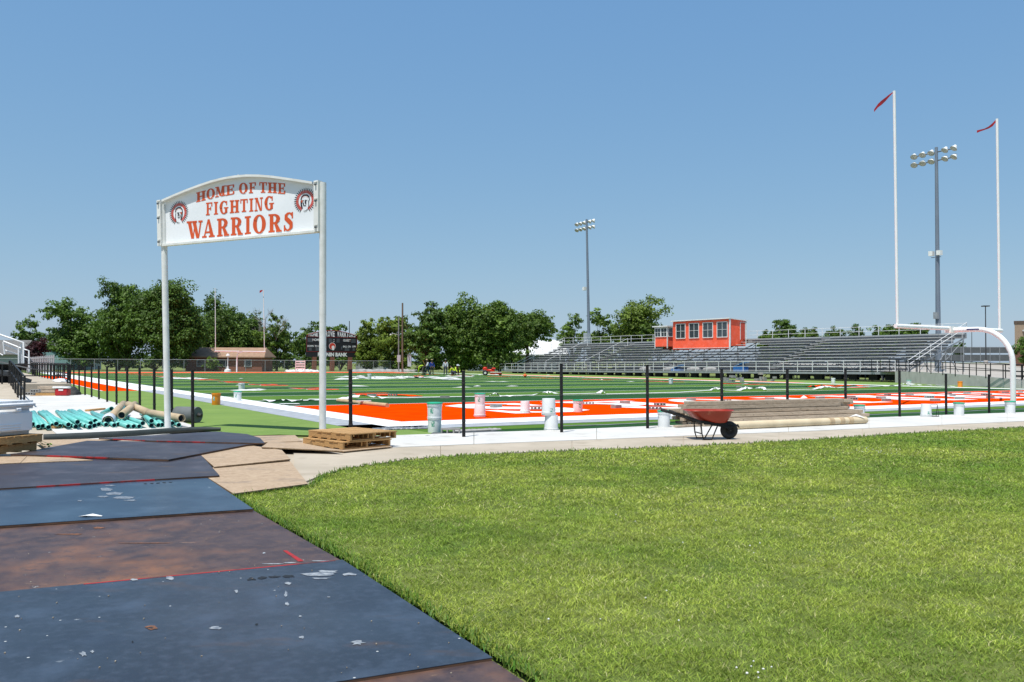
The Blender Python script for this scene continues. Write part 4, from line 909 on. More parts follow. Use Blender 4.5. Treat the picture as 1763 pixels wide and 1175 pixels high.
sheet_panel('ground_mat', [G(170, 757.5, .1), G(270, 762, .1), G(456, 766, .1), G(448, 757, .1), G(425, 750, .1), G(372, 745.5, .1), G(300, 750, .1)], .128, .02, mat_purple, 'farthest dark mat with a red edge, against the green turf', red=[(0, .25, .8), (1, 0, .45)])
sheet_panel('plywood_sheet', [(368,802.5),(498,792.5),(530,833),(402,850),(357,822)], .052, .018, plywood, 'tan plywood sheet touching the lawn', 'plywood')
sheet_panel('plywood_sheet', [(346,784),(424,766),(485,776),(500,792),(369,804)], .074, .018, plywood, 'tan plywood sheet between the dark mat and the lower plywood sheet', 'plywood', lift=[0, 0, .01, .012, .0])
sheet_panel('plywood_sheet', [(450,773),(463,760.5),(520,763),(590,776.5)], .080, .018, plywood, 'warped plywood sheet tipped up left of the pallets', 'plywood', lift=[.03, .0, .0, .0])
sheet_panel('plywood_sheet', [(434,759.5),(505,757),(676,769),(592,777.5)], .050, .018, plywood, 'plywood sheet lying under the two stacked pallets', 'plywood')
sheet_panel('plywood_sheet', [(425,751),(508,749.5),(520,760),(445,762)], .062, .018, plywood, 'small piece of plywood behind the sheet under the pallets', 'plywood')
sheet_panel('plywood_sheet', [(-30,787),(46,786),(35,797),(-30,800)], .085, .018, plywood, 'plywood piece under the dark mat at the left edge', 'plywood')
sheet_panel('plywood_sheet', [(47,786),(110,787.5),(160,792.5),(36,797)], .085, .018, plywood, 'thin pale plywood wedge showing between the two dark mats', 'plywood')
sheet_panel('plywood_sheet', [(60,758),(150,756),(210,757),(80,772)], .085, .018, plywood, 'pale plywood strip behind the dark mats beside the left pallets', 'plywood')
# black edging along the mats
mb = MB(); ep = [G(x, y) for x, y in ((75,760),(150,757),(230,752.5),(300,747),(345,744.5),(380,744))]; mb.tube([p+Zv*.06 for p in ep], [.075, .08, .075, .07, .06, .04], 10)
tag(mb.build('rubber_edging', M('dark green rubber', (.022, .030, .028), .6, (.03, .04, .038), 6), world=True, loc=ep[0]), 'long black edging strip between the concrete and the dark mats', 'edging')
# bits on the mats
chip = M('paper scrap', (.78, .78, .76), .7)
q = G(156, 889, .06); mb = MB(); mb.add([q+Vector(p) for p in ((-.11, -.02, 0), (-.03, -.04, .012), (.11, -.015, .002), (.10, .03, .0), (0, .045, .016), (-.07, .03, .0))], [(0,1,4,5), (1,2,3,4)]); tag(mb.build('paper_scrap', chip, world=True, loc=q), 'crumpled white scrap lying on the glossy blue mat', 'scrap')
paint_w = M('paint splash', (.34, .36, .37), .6, (.12, .14, .17), 26, 6, obj=False); dark_s = M('dark smear', (.012, .012, .012), .6); rust_s = M('rust spot', (.22, .085, .035), .8, (.10, .05, .03), 40)
big_mat = bpy.data.objects['ground_mat']; mats_ = [o for o in bpy.data.objects if o.name.startswith('ground_mat')]
def blot(px, py, wx, wy, mat, seed, par=big_mat, z=.0485, nm='paint_splash', k=11):
    r_ = random.Random(seed); c = G(px, py, z); s = 1/(py-624)*1.535; pp = []
    for i in range(k):
        a = 2*pi*i/k; q = r_.uniform(.45, 1.15); pp.append(G(px+wx*math.cos(a)*q, py+wy*math.sin(a)*q, z))
    m_ = MB(); pp.reverse(); m_.add(pp, [tuple(range(k))]); m_.build(nm, mat, par, world=True)
for i, (x, y, a_, b_) in enumerate(((545,989,30,4),(565,984,20,3),(601,989,12,3),(550,996,20,1.5),(497,1005,7,3),(492,1023,3,5),(494,1040,4,4),(517,1061,4,2),(143,1126,7,5),(159,1122,4,3),(30,1061,5,3),(371,1081,14,3),(292,996,9,4),(230,998,10,2),(407,1018,4,3),(616,1107,13,4),(566,1028,4,1),(519,1097,5,3))): blot(x, y, a_, b_, paint_w, i)
for i, (x, y, a_, b_) in enumerate(((433,997,9,3),(452,995,10,2.5),(474,993,12,2.5),(498,992,13,3),(441,1075,4,2),(228,1105,3,2))): blot(x, y, a_, b_, dark_s, 40+i, nm='dark_smear')
blot(262, 1081, 13, 4, rust_s, 60, nm='rust_spot'); blot(259, 1081, 7, 1.6, dark_s, 61, z=.0492, nm='dark_smear')
rusty = [o for o in mats_ if o['label'].startswith('rusty')][0]; glossy = [o for o in mats_ if o['label'].startswith('glossy')][0]
pp = [G(487,948,.0345), G(494,948,.0345), G(523,966,.0345), G(514,967,.0345)]; m_ = MB(); m_.add(pp[::-1], [(0,1,2,3)]); m_.build('red_line', red_paint, rusty, world=True)
for i, (x, y, a_, b_) in enumerate(((170,909,12,2),(455,952,3,2),(120,920,30,1.2),(250,935,60,1),(470,971,18,1.2),(500,969,14,1),(550,966,20,1))): blot(x, y, a_, b_, rust_s if i in (0, 2, 3) else paint_w, 70+i, rusty, .0345, 'scuff')
for i, (x, y, a_, b_) in enumerate(((185,843,16,3),(200,850,18,3),(215,857,20,2.5),(175,855,12,2),(226,862,14,1.5),(137,862,5,1.5),(190,836,10,1.5))): blot(x, y, a_, b_, M('pale streak', (.22, .25, .28), .6, (.10, .12, .15), 30), 90+i, glossy, .0605, 'scuff')
for i in range(5): blot(250+i*11, 833-i*.6, 4, 1, dark_s, 110+i, glossy, .0605, 'dark_smear')
st_ = random.Random(4); mb = MB()
for k in range(70):
    px = st_.uniform(0, 800); py = st_.uniform(890, 1170)
    if px > 590+(py-963)*1.5 and py > 963: continue
    if py < 963 and px > 430+(py-877)*1.7: continue
    q = G(px, py, .048); s = st_.uniform(.002, .0045); mb.box((q.x, q.y, q.z+s/3), (s*2, s*1.5, s*1.2), rz=st_.uniform(0, 3))
mb.build('gravel_bits', M('gravel', (.42, .36, .28), .9, (.2, .15, .1), 60)); tag(bpy.data.objects['gravel_bits'], 'scattered grit and pebbles on the foreground mats', 'grit', kind='stuff')

# ================================================================== PIPES AND TUBES
pr = .053
pipe_near = [(57,731,0),(74,734,0),(103.5,734,0),(124,733.6,0),(147.5,734,0),(163,733,0),(170,731,0),(183,731.5,0),(66,735,0),(83.6,736,0),(91,732.6,0),(97,730,1),(110,733,0),(118,731.5,1),(130.6,735,0),(133.6,727,2),(140,732,0),(155,735.5,0),(156,729,1),(164,725,1),(176,729,0),(190,730,0),(197,732.5,0),(204,731,0),(221,734.5,0),(230.5,734.5,0),(240,734.5,0),(246,729,1),(260.5,733,0),(261,725,2),(273,732.5,0),(279,732,0),(297,729,1),(308,732,0)]
ORD = ['first','second','third','fourth','fifth','sixth','seventh','eighth','ninth','tenth','eleventh','twelfth','thirteenth','fourteenth','fifteenth','sixteenth','seventeenth','eighteenth','nineteenth','twentieth','twenty-first','twenty-second','twenty-third','twenty-fourth','twenty-fifth','twenty-sixth','twenty-seventh','twenty-eighth','twenty-ninth','thirtieth','thirty-first','thirty-second','thirty-third','thirty-fourth','thirty-fifth']
def pipe_label(x):
    L1 = sorted(q[0] for q in pipe_near if q[0] < 190); L2 = sorted(q[0] for q in pipe_near if q[0] >= 190)
    return 'teal drain pipe, %s mouth counted rightwards from the white cooler' % ORD[L1.index(x)] if x < 190 else 'teal drain pipe in the heap, %s mouth counted leftwards from the grey roll' % ORD[len(L2)-1-L2.index(x)]
for i, (x, y, lv) in enumerate(pipe_near):
    zc = pr+lv*.075; p = G(x, y, .02+zc-pr*.0) if lv == 0 else G(x, y, .02+zc)
    p = G(x, y, .02+pr+lv*.06); yaw = random.uniform(-.035, .03)-(.12 if x > 255 else 0); d = Vector((EV.x*math.cos(yaw)-EV.y*math.sin(yaw), EV.x*math.sin(yaw)+EV.y*math.cos(yaw), -.06*lv/6.1))
    if x > 200: d = Vector((d.x*1.05, d.y, d.z)).normalized()
    o = E('drain_pipe', p, pipe_label(x), 'pipe', 'teal pipes in the left row' if x < 190 else 'teal pipes in the heap by the sign')
    Lp = 6.1 if x < 190 else random.uniform(4.2, 5.2)
    mb = MB(); mb.pipe((0, 0, 0), d*Lp, pr, pr-.006); mb.build('pipe_wall', teal_pvc, o)
    mb = MB(); mb.tube([d*.10, d*.13], pr-.008, 10); mb.build('dark_inside', pipe_in, o)
def bigtube(name, label, cat, pts_, r, mat, grp=None, inner=True):
    o = E(name, pts_[0], label, cat, grp)
    mb = MB(); 
    for a, b in zip(pts_, pts_[1:]): mb.pipe(a, b, r, r*.84, 16)
    mb.build('tube_wall', mat, o, world=True)
    if inner:
        d = (pts_[1]-pts_[0]).normalized(); mb = MB(); mb.tube([pts_[0]+d*.12, pts_[0]+d*.15], r*.82, 12); mb.build('dark_inside', pipe_in, o, world=True)
    return o
p = P(186, 725, 20.3); q = P(213, 694, 24.5); q.z = .33
bt = bigtube('cardboard_tube', 'kraft cardboard tube with its mouth wrapped in white plastic', 'tube', [p, q], .10, kraft)
mb = MB(); d = (q-p).normalized(); mb.tube([p-d*.01, p+d*.10, p+d*.3, p+d*.5], [.125, .15, .16, .115], 12, caps=False); mb.build('plastic_wrap', M('white plastic film', (.68, .69, .72), .3, (.6, .6, .64), 12, bump=.6, bscale=14), bt, world=True)
p = P(209, 715.5, 20.9); q = P(232, 697, 23.0); bigtube('cardboard_tube', 'short kraft cardboard tube propped on the teal pipes', 'tube', [p, q], .092, kraft)
p = P(313, 720.5, 20.2); m_ = P(256, 711, 21.8); q = P(221, 697, 23.0); bigtube('cardboard_tube', 'long bent kraft cardboard tube lying over the teal pipes behind the sign pole', 'tube', [p, m_, q], .092, kraft)
p = P(193, 729, 20.6); q = P(214, 699, 24.0); o = E('drain_pipe', p, 'teal plastic drain pipe propped steeply between two cardboard tubes', 'pipe'); mb = MB(); mb.pipe((0, 0, 0), q-p, .06, .053); mb.build('pipe_wall', teal_pvc, o)
p = P(192, 704, 23.5); q = P(176, 712, 24.6); o = E('drain_pipe', p, 'short teal pipe end sticking up behind the wrapped cardboard tube', 'pipe'); mb = MB(); mb.pipe((0, 0, 0), q-p, .06, .053); mb.build('pipe_wall', teal_pvc, o)
for i, (x0, y0, x1, y1) in enumerate(((92, 736, 131, 732), (150, 707, 178, 704), (60,727,80,730))):
    a, b = G(x0, y0, .05), G(x1, y1, .05); mb = MB(); mb.bar(a, b, .14, .05); tag(mb.build('wood_scrap', wood_new, world=True, loc=a), ['flat wooden board under the near ends of the teal pipes', 'wooden board behind the far ends of the teal pipes', 'wood scrap under the teal pipes next to the white cooler'][i], 'board')
# grey rubber roll
p = G(338, 729); p = Vector((p.x, p.y+.1, .20)); q = p+Vector((-1.1, .35, 0)).normalized()*.62
o = E('turf_roll', p, 'thick dark grey rubber roll on the lime turf behind the kraft tube', 'roll'); mb = MB(); mb.tube([(0, 0, 0), q-p], .20, 20); mb.build('roll_body', M('grey rubber roll', (.13, .14, .14), .8, (.09, .10, .10), 3), o)
mb = MB(); mb.tube([(.0, 0, 0), (.10, -.03, -.02)], .05, 8); mb.build('core_end', rubber, o)

# ================================================================== COOLER, PALLETS
def pallet_proto():
    o = E('pallet', (0, 0, 0), 'x', 'pallet'); L, W = 1.22, 1.02
    for i in range(3):
        mb = MB(); mb.box((0, 0, 0), (L, .038, .09)); b = mb.build('stringer', wood_new, o); b.location = (L/2, .02+(W-.04)*i/2, .065)
    rnd = random.Random(2)
    for i in range(9):
        mb = MB(); mb.box((0, 0, 0), (.122, W+.02, .018)); b = mb.build('deck_board', wood_new, o); b.location = (.05+(L-.1)*i/8+rnd.uniform(-.01, .01), W/2+rnd.uniform(-.01, .01), .1195); b.rotation_euler = (0, 0, rnd.uniform(-.01, .01))
    for i in range(5):
        mb = MB(); mb.box((0, 0, 0), (.095, W, .018)); b = mb.build('bottom_board', wood_new, o); b.location = (.05+(L-.1)*i/4, W/2, .0105)
    return o
pal = pallet_proto()
def place_pallet(src, corner, dirv, z, label, flip=False):
    o = src if not src.get('used') else copy_tree(src)
    src['used'] = 1; o['label'] = label; o.location = (corner.x, corner.y, z); o.rotation_euler = (0, 0, math.atan2(dirv.y, dirv.x)); return o
K0 = G(590, 775, .05); Kr = G(664, 769, .05); Kl = G(503, 765, .05)
dr = (Kr-K0).normalized(); dl_ = Vector((-dr.y, dr.x, 0))
place_pallet(pal, K0+dl_*1.22, -dl_, .052, 'brown wooden pallet at the bottom of the two on the plywood by the path')
place_pallet(pal, K0+dl_*1.20+dr*.10, (-dl_+dr*.03).normalized(), .185, 'brown wooden pallet on top of the two on the plywood by the path')
KL = G(62, 776, .1); dL = (G(0, 783, .1)-KL).normalized(); dP = Vector((dL.y, -dL.x, 0))
if dP.y < 0: dP = -dP
# second pair at the left edge, deck corner at KL running left
for k, lab in enumerate(('light wooden pallet at the bottom of the pair at the left edge', 'light wooden pallet directly under the white cooler')):
    o = copy_tree(pal); o['label'] = lab; c = KL+dL*(1.22-.02*k)+Vector((.07*k, .02, 0)); o.location = (c.x, c.y, .10+.135*k); o.rotation_euler = (0, 0, math.atan2(-dL.y, -dL.x))
cool_w = M('cooler shell', (.86, .87, .88), .3, (.80, .81, .83), 2, 6)
overlay(cool_w, (.45, .38, .22), 2.5, .72, .80)
cz = .372; cb = KL+Vector((-.02, .04, 0)); xd = -dL; ck = E('cooler', Vector((cb.x, cb.y, cz)), 'large white insulated cooler box with ribbed side standing on pallets', 'cooler', rz=math.atan2(xd.y, xd.x))
def rbox(c, d, r=.05, seg=3):
    bm = bmesh.new(); bmesh.ops.create_cube(bm, size=1); bmesh.ops.scale(bm, vec=d, verts=bm.verts); bmesh.ops.bevel(bm, geom=bm.edges[:], offset=r, segments=seg, affect='EDGES'); bmesh.ops.translate(bm, vec=c, verts=bm.verts)
    m_ = MB(); big_ = sorted((f.calc_area() for f in bm.faces), reverse=True)[5]*.98; fl = [tuple(x.index for x in f.verts) for f in bm.faces]; sm_ = [f.calc_area() < big_ for f in bm.faces]; m_.add([v_.co.copy() for v_ in bm.verts], fl, True); m_.sm = sm_; bm.free(); return m_
rbox((-.72, .42, .20), (1.42, .80, .40), .06).build('body', cool_w, ck)
rbox((-.72, .42, .465), (1.47, .85, .13), .05).build('lid', M('cooler lid', (.80, .81, .82), .35), ck)
for h in (.085, .125, .165): rbox((-.78, .017, h), (1.0, .022, .018), .006, 1).build('side_rib', cool_w, ck)
for x in (-.35, -1.1): rbox((x, .0, .39), (.09, .04, .06), .01, 1).build('latch', cool_w, ck)
rbox((.0, .15, .32), (.03, .10, .05), .01, 1).build('hinge', cool_w, ck)
rbox((.0, .35, .30), (.04, .22, .05), .012, 1).build('handle', cool_w, ck)
for k in range(2): rbox((-.008, .10, .22-.1*k), (.02, .03, .05), .005, 1).build('bolt', M('grey bolt', (.3, .3, .32)), ck)
# leaves by the pallet
p = G(76, 771, .12); mb = MB(); rnd = random.Random(3)
for k in range(26):
    a = rnd.uniform(0, 6.28); l = rnd.uniform(.05, .15); c = p+Vector((rnd.uniform(-.08, .14), rnd.uniform(-.05, .05), rnd.uniform(0, .06))); d = Vector((math.cos(a), math.sin(a)*.5, rnd.uniform(-.1, .4))).normalized(); s = d.cross(Zv).normalized()*.022
    mb.add([c, c+d*l*.5+s, c+d*l, c+d*l*.5-s], [(0,1,2,3)])
tag(mb.build('glove', M('lime fabric', (.28, .55, .02), .6, (.04, .22, .02), 14), world=True, loc=p), 'crumpled bright green and yellow gloves beside the left pallets', 'gloves')
# timber stack
T0 = G(1190, 738); T1 = G(1460, 727.5); dt = (T1-T0).normalized(); dn = Vector((-dt.y, dt.x, 0)); LT = 5.75
ts = random.Random(11); k = 0
rows_ = [(.0, 6), (.1, 6), (.2, 6), (.3, 5), (.4, 5), (.49, 4)]
plank_me = [None]*3
for j in range(3):
    mb = MB(); nseg_ = 6; w_, h_ = .155, (.085, .075, .09)[j]
    vs = []; fs = []; rr = random.Random(j)
    for i in range(nseg_+1):
        x = LT*i/nseg_; dy = rr.uniform(-.008, .008); dz = rr.uniform(-.006, .006)
        vs += [(x, -w_/2+dy, dz), (x, w_/2+dy, dz), (x, w_/2+dy, h_+dz), (x, -w_/2+dy, h_+dz)]
    for i in range(nseg_):
        for q_ in range(4): fs.append((i*4+q_, i*4+(q_+1) % 4, i*4+4+(q_+1) % 4, i*4+4+q_))
    fs += [(0,3,2,1), tuple(nseg_*4+i for i in (0,1,2,3))]; mb.add(vs, fs); plank_me[j] = mb.mesh('timber_plank'); plank_me[j].materials.append(wood_grey)
for li, (zz, cnt) in enumerate(rows_):
    for c_ in range(cnt):
        j = ts.randrange(3); sh = ts.uniform(-.12, .12) if li < 3 else ts.uniform(-.45, .35)
        o = bpy.data.objects.new('timber_plank', plank_me[j]); COL.objects.link(o); b = T0+dt*(sh+.33)+dn*(.10+c_*.175+ts.uniform(-.02, .02)+(0 if li < 3 else .1))
        o.location = (b.x, b.y, .035+zz*1.02); o.rotation_euler = (0, 0, math.atan2(dt.y, dt.x)+ts.uniform(-.008, .008)); o.scale = (1 if li < 3 else ts.uniform(.92, 1.0), 1, 1)
        tag(o, 'weathered grey plank in the %s layer of the long timber stack behind the wheelbarrow' % ('bottom', 'second', 'third', 'fourth', 'fifth', 'top')[li], 'plank', 'weathered planks in the timber stack')
mb = MB(); q = T0+dt*4.1+dn*.35; q.z = .66; mb.add([q+Vector(p) for p in ((-.1,-.05,0),(.08,-.05,0),(.12,.05,0),(-.07,.06,0),(0,0,.07))], [(0,1,4),(1,2,4),(2,3,4),(3,0,4)]); tag(mb.build('cloth_scrap', cloth_w, world=True, loc=q), 'small white rag on top of the timber stack', 'rag')
for x0_, y0_, x1_, y1_, lb in ((1163,734.5,1215,731.5,'loose thin plank poking out left of the timber stack behind the wheelbarrow'),): 
    a, b = G(x0_, y0_, .06), G(x1_, y1_, .06); mb = MB(); mb.bar(a, b, .14, .04); tag(mb.build('loose_plank', wood_grey, world=True, loc=a), lb, 'plank')
a, b = G(1256, 733.5, .12), G(1490, 723.5, .12)
o = E('pole_roll', a, 'long cream coloured carpet pole lying in front of the timber stack', 'pole'); mb = MB(); mb.tube([a, a.lerp(b, .5), b], [.098, .095, .088], 18); mb.build('pole_body', pole_cream, o, world=True)
for t in (.70, .78, .85):
    c = a.lerp(b, t); d = (b-a).normalized(); mb = MB(); mb.tube([c, c+d*.16], .101, 18); mb.build('tape_band', M('tape', (.52, .38, .22), .5), o, world=True)
mb = MB(); c = a.lerp(b, .93); mb.add([c+Vector(p) for p in ((-.2,0,.09),(.1,-.03,.085),(.22,0,.07),(0,.05,.16),(-.05,-.06,.12))], [(0,4,3),(4,1,3),(1,2,3)]); mb.build('plastic_film', chip, o, world=True)

# ================================================================== WHEELBARROW
wbp = P(1183, 757, 17.75); wb0 = G(1222, 756.5, .018)
wbr = E('wheelbarrow', wb0, 'red steel wheelbarrow with black handles and one fat wheel on the path', 'wheelbarrow', rz=R(5))
tray_red = M('barrow red', (.36, .030, .012), .38, (.30, .026, .012), 3, 6); overlay(tray_red, (.42, .12, .07), 6, .6, .75)
mb = MB(); n_ = 24
def ring(xc, z, ax_, ay_, taper=0.0):
    out = []
    for k in range(n_):
        t = 2*pi*k/n_; c, s = math.cos(t), math.sin(t); x = abs(c)**.55*math.copysign(1, c)*ax_; y = abs(s)**.55*math.copysign(1, s)*ay_*(1-taper*(c))
        out.append((xc+x, y, z))
    return out
rings = [ring(-.03, .585, .50, .33, .08), ring(-.03, .598, .49, .325, .08), ring(-.03, .58, .465, .305, .08), ring(.02, .46, .38, .25, .1), ring(.06, .345, .27, .18, .1), ring(.06, .335, .24, .16, .1)]
vs = [p for r_ in rings for p in r_]; fs = []
for i in range(5):
    for j in range(n_): fs.append((i*n_+j, (i+1)*n_+j, (i+1)*n_+(j+1) % n_, i*n_+(j+1) % n_))
fs.append(tuple(5*n_+j for j in range(n_))); mb.add(vs, fs, True)
inner = [(x*.985, y*.985, z+.012) for x, y, z in vs[2*n_:]]; fs2 = []
for i in range(3):
    for j in range(n_): fs2.append((i*n_+j, i*n_+(j+1) % n_, (i+1)*n_+(j+1) % n_, (i+1)*n_+j))
fs2.append(tuple(reversed([3*n_+j for j in range(n_)]))); mb.add(inner, fs2, True); mb.build('tray', tray_red, wbr)
for s in (-1, 1):
    mb = MB(); mb.bar((-.93, s*.30, .585), (-.28, s*.24, .375), .045, .052); mb.bar((-.28, s*.24, .375), (.42, s*.075, .235), .045, .052); mb.build('handle', black_metal, wbr)
    mb = MB(); mb.tube([(-.93, s*.30, .585), (-.80, s*.288, .543)], .034, 8); mb.build('grip', rubber, wbr)
    mb = MB(); mb.tube([(-.26, s*.235, .37), (-.235, s*.24, .12), (-.20, s*.24, .012), (-.03, s*.22, .010), (.12, s*.16, .31)], .014, 7); mb.build('leg', black_metal, wbr)
    mb = MB(); mb.bar((-.18, s*.20, .345), (.30, s*.11, .325), .03, .07); mb.build('tray_support', black_metal, wbr)
    mb = MB(); mb.bar((.30, s*.095, .27), (.40, s*.085, .18), .03, .03); mb.build('axle_bracket', black_metal, wbr)
mb = MB(); mb.bar((-.235, -.24, .13), (-.235, .24, .13), .02, .02); mb.build('cross_brace', black_metal, wbr)
mb = MB(); mb.tube([(.40, -.10, .245), (.56, -.08, .30), (.61, 0, .24), (.56, .08, .30), (.40, .10, .245)], .013, 6); mb.build('nose_guard', black_metal, wbr)
def torus(Rr, r, n=22, m=10, knob=0.0):
    vs = []; fs = []
    for i in range(n):
        a = 2*pi*i/n; rr = r*(1+knob*(i % 2))
        for j in range(m): b = 2*pi*j/m; q = Rr+rr*math.cos(b); vs.append((q*math.cos(a), rr*math.sin(b), q*math.sin(a)))
    for i in range(n):
        for j in range(m): fs.append((i*m+j, i*m+(j+1) % m, ((i+1) % n)*m+(j+1) % m, ((i+1) % n)*m+j))
    return vs, fs
o = E('wheel', (.40, 0, .185)); o.parent = wbr
for k_ in ('label', 'category', 'group'): 
    if k_ in o: del o[k_]
vs, fs = torus(.128, .055, 30, 10, .03); mb = MB(); mb.add(vs, fs, True); mb.build('tyre', rubber, o)
mb = MB(); mb.tube([(0, -.03, 0), (0, .03, 0)], .085, 16); mb.build('rim', black_metal, o)
mb = MB(); mb.tube([(0, -.09, 0), (0, .09, 0)], .014, 8); mb.build('axle', galv, o)

# ================================================================== BUCKETS
def bucket(px, base_y, label, kind='lid', h=.37, r=.15, z0=.0, up=False, body=None, lab=True, loc=None, bail=False, tilt=0, group=None, lid=True):
    p = loc if loc is not None else G(px, base_y, z0); o = E('bucket', (p.x, p.y, z0), label, 'bucket', group); s = h/.37; rr = r
    pr_ = [(0, .004), (rr*.92, 0), (rr*.93, .01), (rr*.97, h*.80), (rr*.985, h*.80), (rr*1.05, h*.81), (rr*1.05, h*.835), (rr*.99, h*.84), (rr*.99, h*.89), (rr*1.06, h*.90), (rr*1.06, h*.92), (rr*1.0, h*.93), (rr*1.0, h)]
    if up: pr_ = [(a, h-b) for a, b in pr_][::-1]; pr_ = [(a, b) for a, b in pr_]
    if not up: pr_ += [(rr*.95, h), (rr*.93, h*.6), (rr*.90, .02), (0, .02)]
    mb = MB(); mb.lathe(pr_ if not up else pr_, n=22)
    if up: mb.f = [tuple(reversed(f)) for f in mb.f]; mb.f = [tuple(reversed(f)) for f in mb.f]
    mb.build('pail', body or bucket_white, o)
    if kind == 'lid' and not up:
        mb = MB(); mb.lathe([(rr*1.0, h*.95), (rr*1.10, h*.95), (rr*1.10, h*1.015), (rr*1.02, h*1.03), (0, h*1.02)], n=22); mb.build('lid', bucket_green, o)
    if lab:
        mb = MB(); a0 = -pi/2-.15 if lab is True else lab; k = 7
        q0 = (.38, .70) if not up else (.15, .42)
        vs = []
        for z in (h*q0[0], h*q0[1]):
            for j in range(k): a = a0-.24+.48*j/(k-1); rz_ = rr*(.9+.09*(z/h if not up else 1-z/h))+.004; vs.append((rz_*math.cos(a), rz_*math.sin(a), z))
        mb.add(vs, [(j, j+1, k+j+1, k+j) for j in range(k-1)]); mb.build('sticker', M('bucket sticker', (.10, .32, .24), .5, (.60, .64, .62), 30, lo=.48, hi=.52), o)
    if bail:
        mb = MB(); mb.tube([(rr*1.06*math.cos(t), -.02-rr*1.1*math.sin(t)*.5, h*.85-rr*1.2*math.sin(t)*.9) for t in [pi*i/10 for i in range(11)]], .006, 5); mb.build('bail_handle', M('bail wire', (.45, .46, .47), .4), o)
    return o
p = G(748, 745); bucket(0, 0, 'lower grey-white bucket of the tall nested pair in front of the end zone corner', None, .37, .155, 0, loc=p, body=bucket_clear)
bucket(0, 0, 'upper green-lidded bucket of the tall nested pair before the end zone corner', 'lid', .37, .165, .285, loc=p, body=bucket_clear, lab=-1.9)
p = G(826, 718.5); bucket(0, 0, 'upturned white bucket carrying a lidded bucket in the end zone left part', None, .34, .165, .011, True, loc=p, lab=False)
bucket(0, 0, 'lidded white bucket on an upturned bucket in the end zone left part', 'lid', .37, .15, .30, loc=p)
p = G(904, 711.5); bucket(0, 0, 'pale upturned bucket on the white letter left of the stacked white pair', None, .36, .15, .012, True, loc=p, lab=False)
p = G(949, 742.5); bucket(0, 0, 'lower of two plain white upturned buckets beside the path', None, .36, .16, .0, True, loc=p, lab=False)
bucket(0, 0, 'upper of two upturned white buckets beside the path, with a green sticker', None, .38, .16, .36, True, loc=p+Vector((-.06, 0, 0)), lab=-1.2)
bucket(995, 709.5, 'white bucket with a green lid and green sticker in the end zone', 'lid', .37, .155, .011, lab=-1.25)
bucket(1143, 735.5, 'white bucket with a green lid behind the wheelbarrow handles', 'lid', .39, .15, .03, lab=False, bail=True)
bucket(1479.5, 720, 'white bucket with a green lid at the right end of the timber stack', 'lid', .37, .15, .03, lab=False, bail=True)
bucket(1594.5, 717.5, 'upturned white bucket with a pale green sticker next to the wire stand', None, .37, .155, .03, True, lab=-1.5)
bucket(1651, 715.5, 'white bucket with a green lid and drooping bail handle between two black posts', 'lid', .38, .15, .03, lab=False, bail=True)
bucket(1739, 711.5, 'white bucket with a green lid standing against the goalpost base', 'lid', .38, .155, .03, lab=False, bail=True)
bucket(372, 697.5, 'orange bucket on the left sideline turf', 'lid0', .42, .155, .0, body=bucket_orange, lab=-1.8, up=False)
bucket(409, 690.5, 'white bucket with a green lid on the left sideline, right of the orange bucket', 'lid', .37, .15, .012)
bucket(416, 671.5, 'pale green labelled bucket on the field behind the left sideline buckets', None, .37, .17, .012, body=bucket_clear, lab=-1.2)
bucket(636, 653.5, 'small pale bucket on the white turf pile in the middle of the field', None, .50, .18, .012, body=bucket_clear, lab=False)
bucket(1155, 661, 'white bucket with teal sticker on the field in front of the press box', None, .42, .17, .012, lab=-1.4)
bucket(1434.5, 660.5, 'white bucket with a black spot near the right end of the bleachers', None, .45, .17, .012, lab=False)
bucket(1565, 664, 'white bucket with a teal label in front of the retaining wall', 'lid', .40, .17, .012, lab=-1.4)
bucket(1653, 667, 'orange bucket on the right sideline in front of the retaining wall', None, .42, .17, .012, body=bucket_orange, lab=False)
# wire stand
p = G(1607, 717.5, .03); o = E('wire_stand', p, 'small black wire frame standing beside the upturned bucket', 'stand')
for x in (-.12, .12):
    mb = MB(); mb.tube([(x-.0, -.08, 0), (x, 0, .36), (x, .08, 0)], .008, 5); mb.build('leg', black_metal, o)
mb = MB(); mb.tube([(-.12, 0, .36), (.12, 0, .36)], .008, 5); mb.build('top_bar', black_metal, o)
mb = MB(); mb.box((0, 0, .01), (.26, .18, .015)); mb.build('base', black_metal, o)

# ================================================================== CINDER BLOCKS
cbm = MB(); L_, W_, H_ = .39, .19, .10
cbm.box((0, -W_/2+.015, 0), (L_, .03, H_)); cbm.box((0, W_/2-.015, 0), (L_, .03, H_))
for x in (-L_/2+.015, -.065, .065, L_/2-.015): cbm.box((x, 0, 0), (.03, W_-.06, H_))
cb_me = cbm.mesh('concrete_block'); cb_me.materials.append(block_conc)
cb2 = MB()                                      # lying on its side, cores towards us
cb2.box((0, 0, -H_/2+.012), (L_, W_, .024)); cb2.box((0, 0, H_/2-.012), (L_, W_, .024))
for x in (-L_/2+.015, -.065, .065, L_/2-.015): cb2.box((x, 0, 0), (.03, W_, H_-.048))
cb2_me = cb2.mesh('concrete_block'); cb2_me.materials.append(block_conc)
blocks = [(854,700,0),(925,703,1),(1013,694.5,1),(1061,700.5,0),(1076,693,0),(1128,703,1),(1136,696.5,1),(1190,688,0),(1250,690,1),(1325,687,0),(1412,685.5,0),(1468,687,1),(1465,684,0),(1528,680,0),(1517,685,0),(1526,689,0),(1566,679.5,0),(1600,684,1),(1610,689,0),(1633,678,0),(1640,681,0),(1652,686,0),(1665,677,0),(1697,680,1),(1705,684.5,0),(1731,676,0),(1757,675,0),(1418,690,1),(1700,679.5,0),(1748,681,1),
          (640,681,0),(676,680.5,1),(766,684,0),(1272,666,0)]
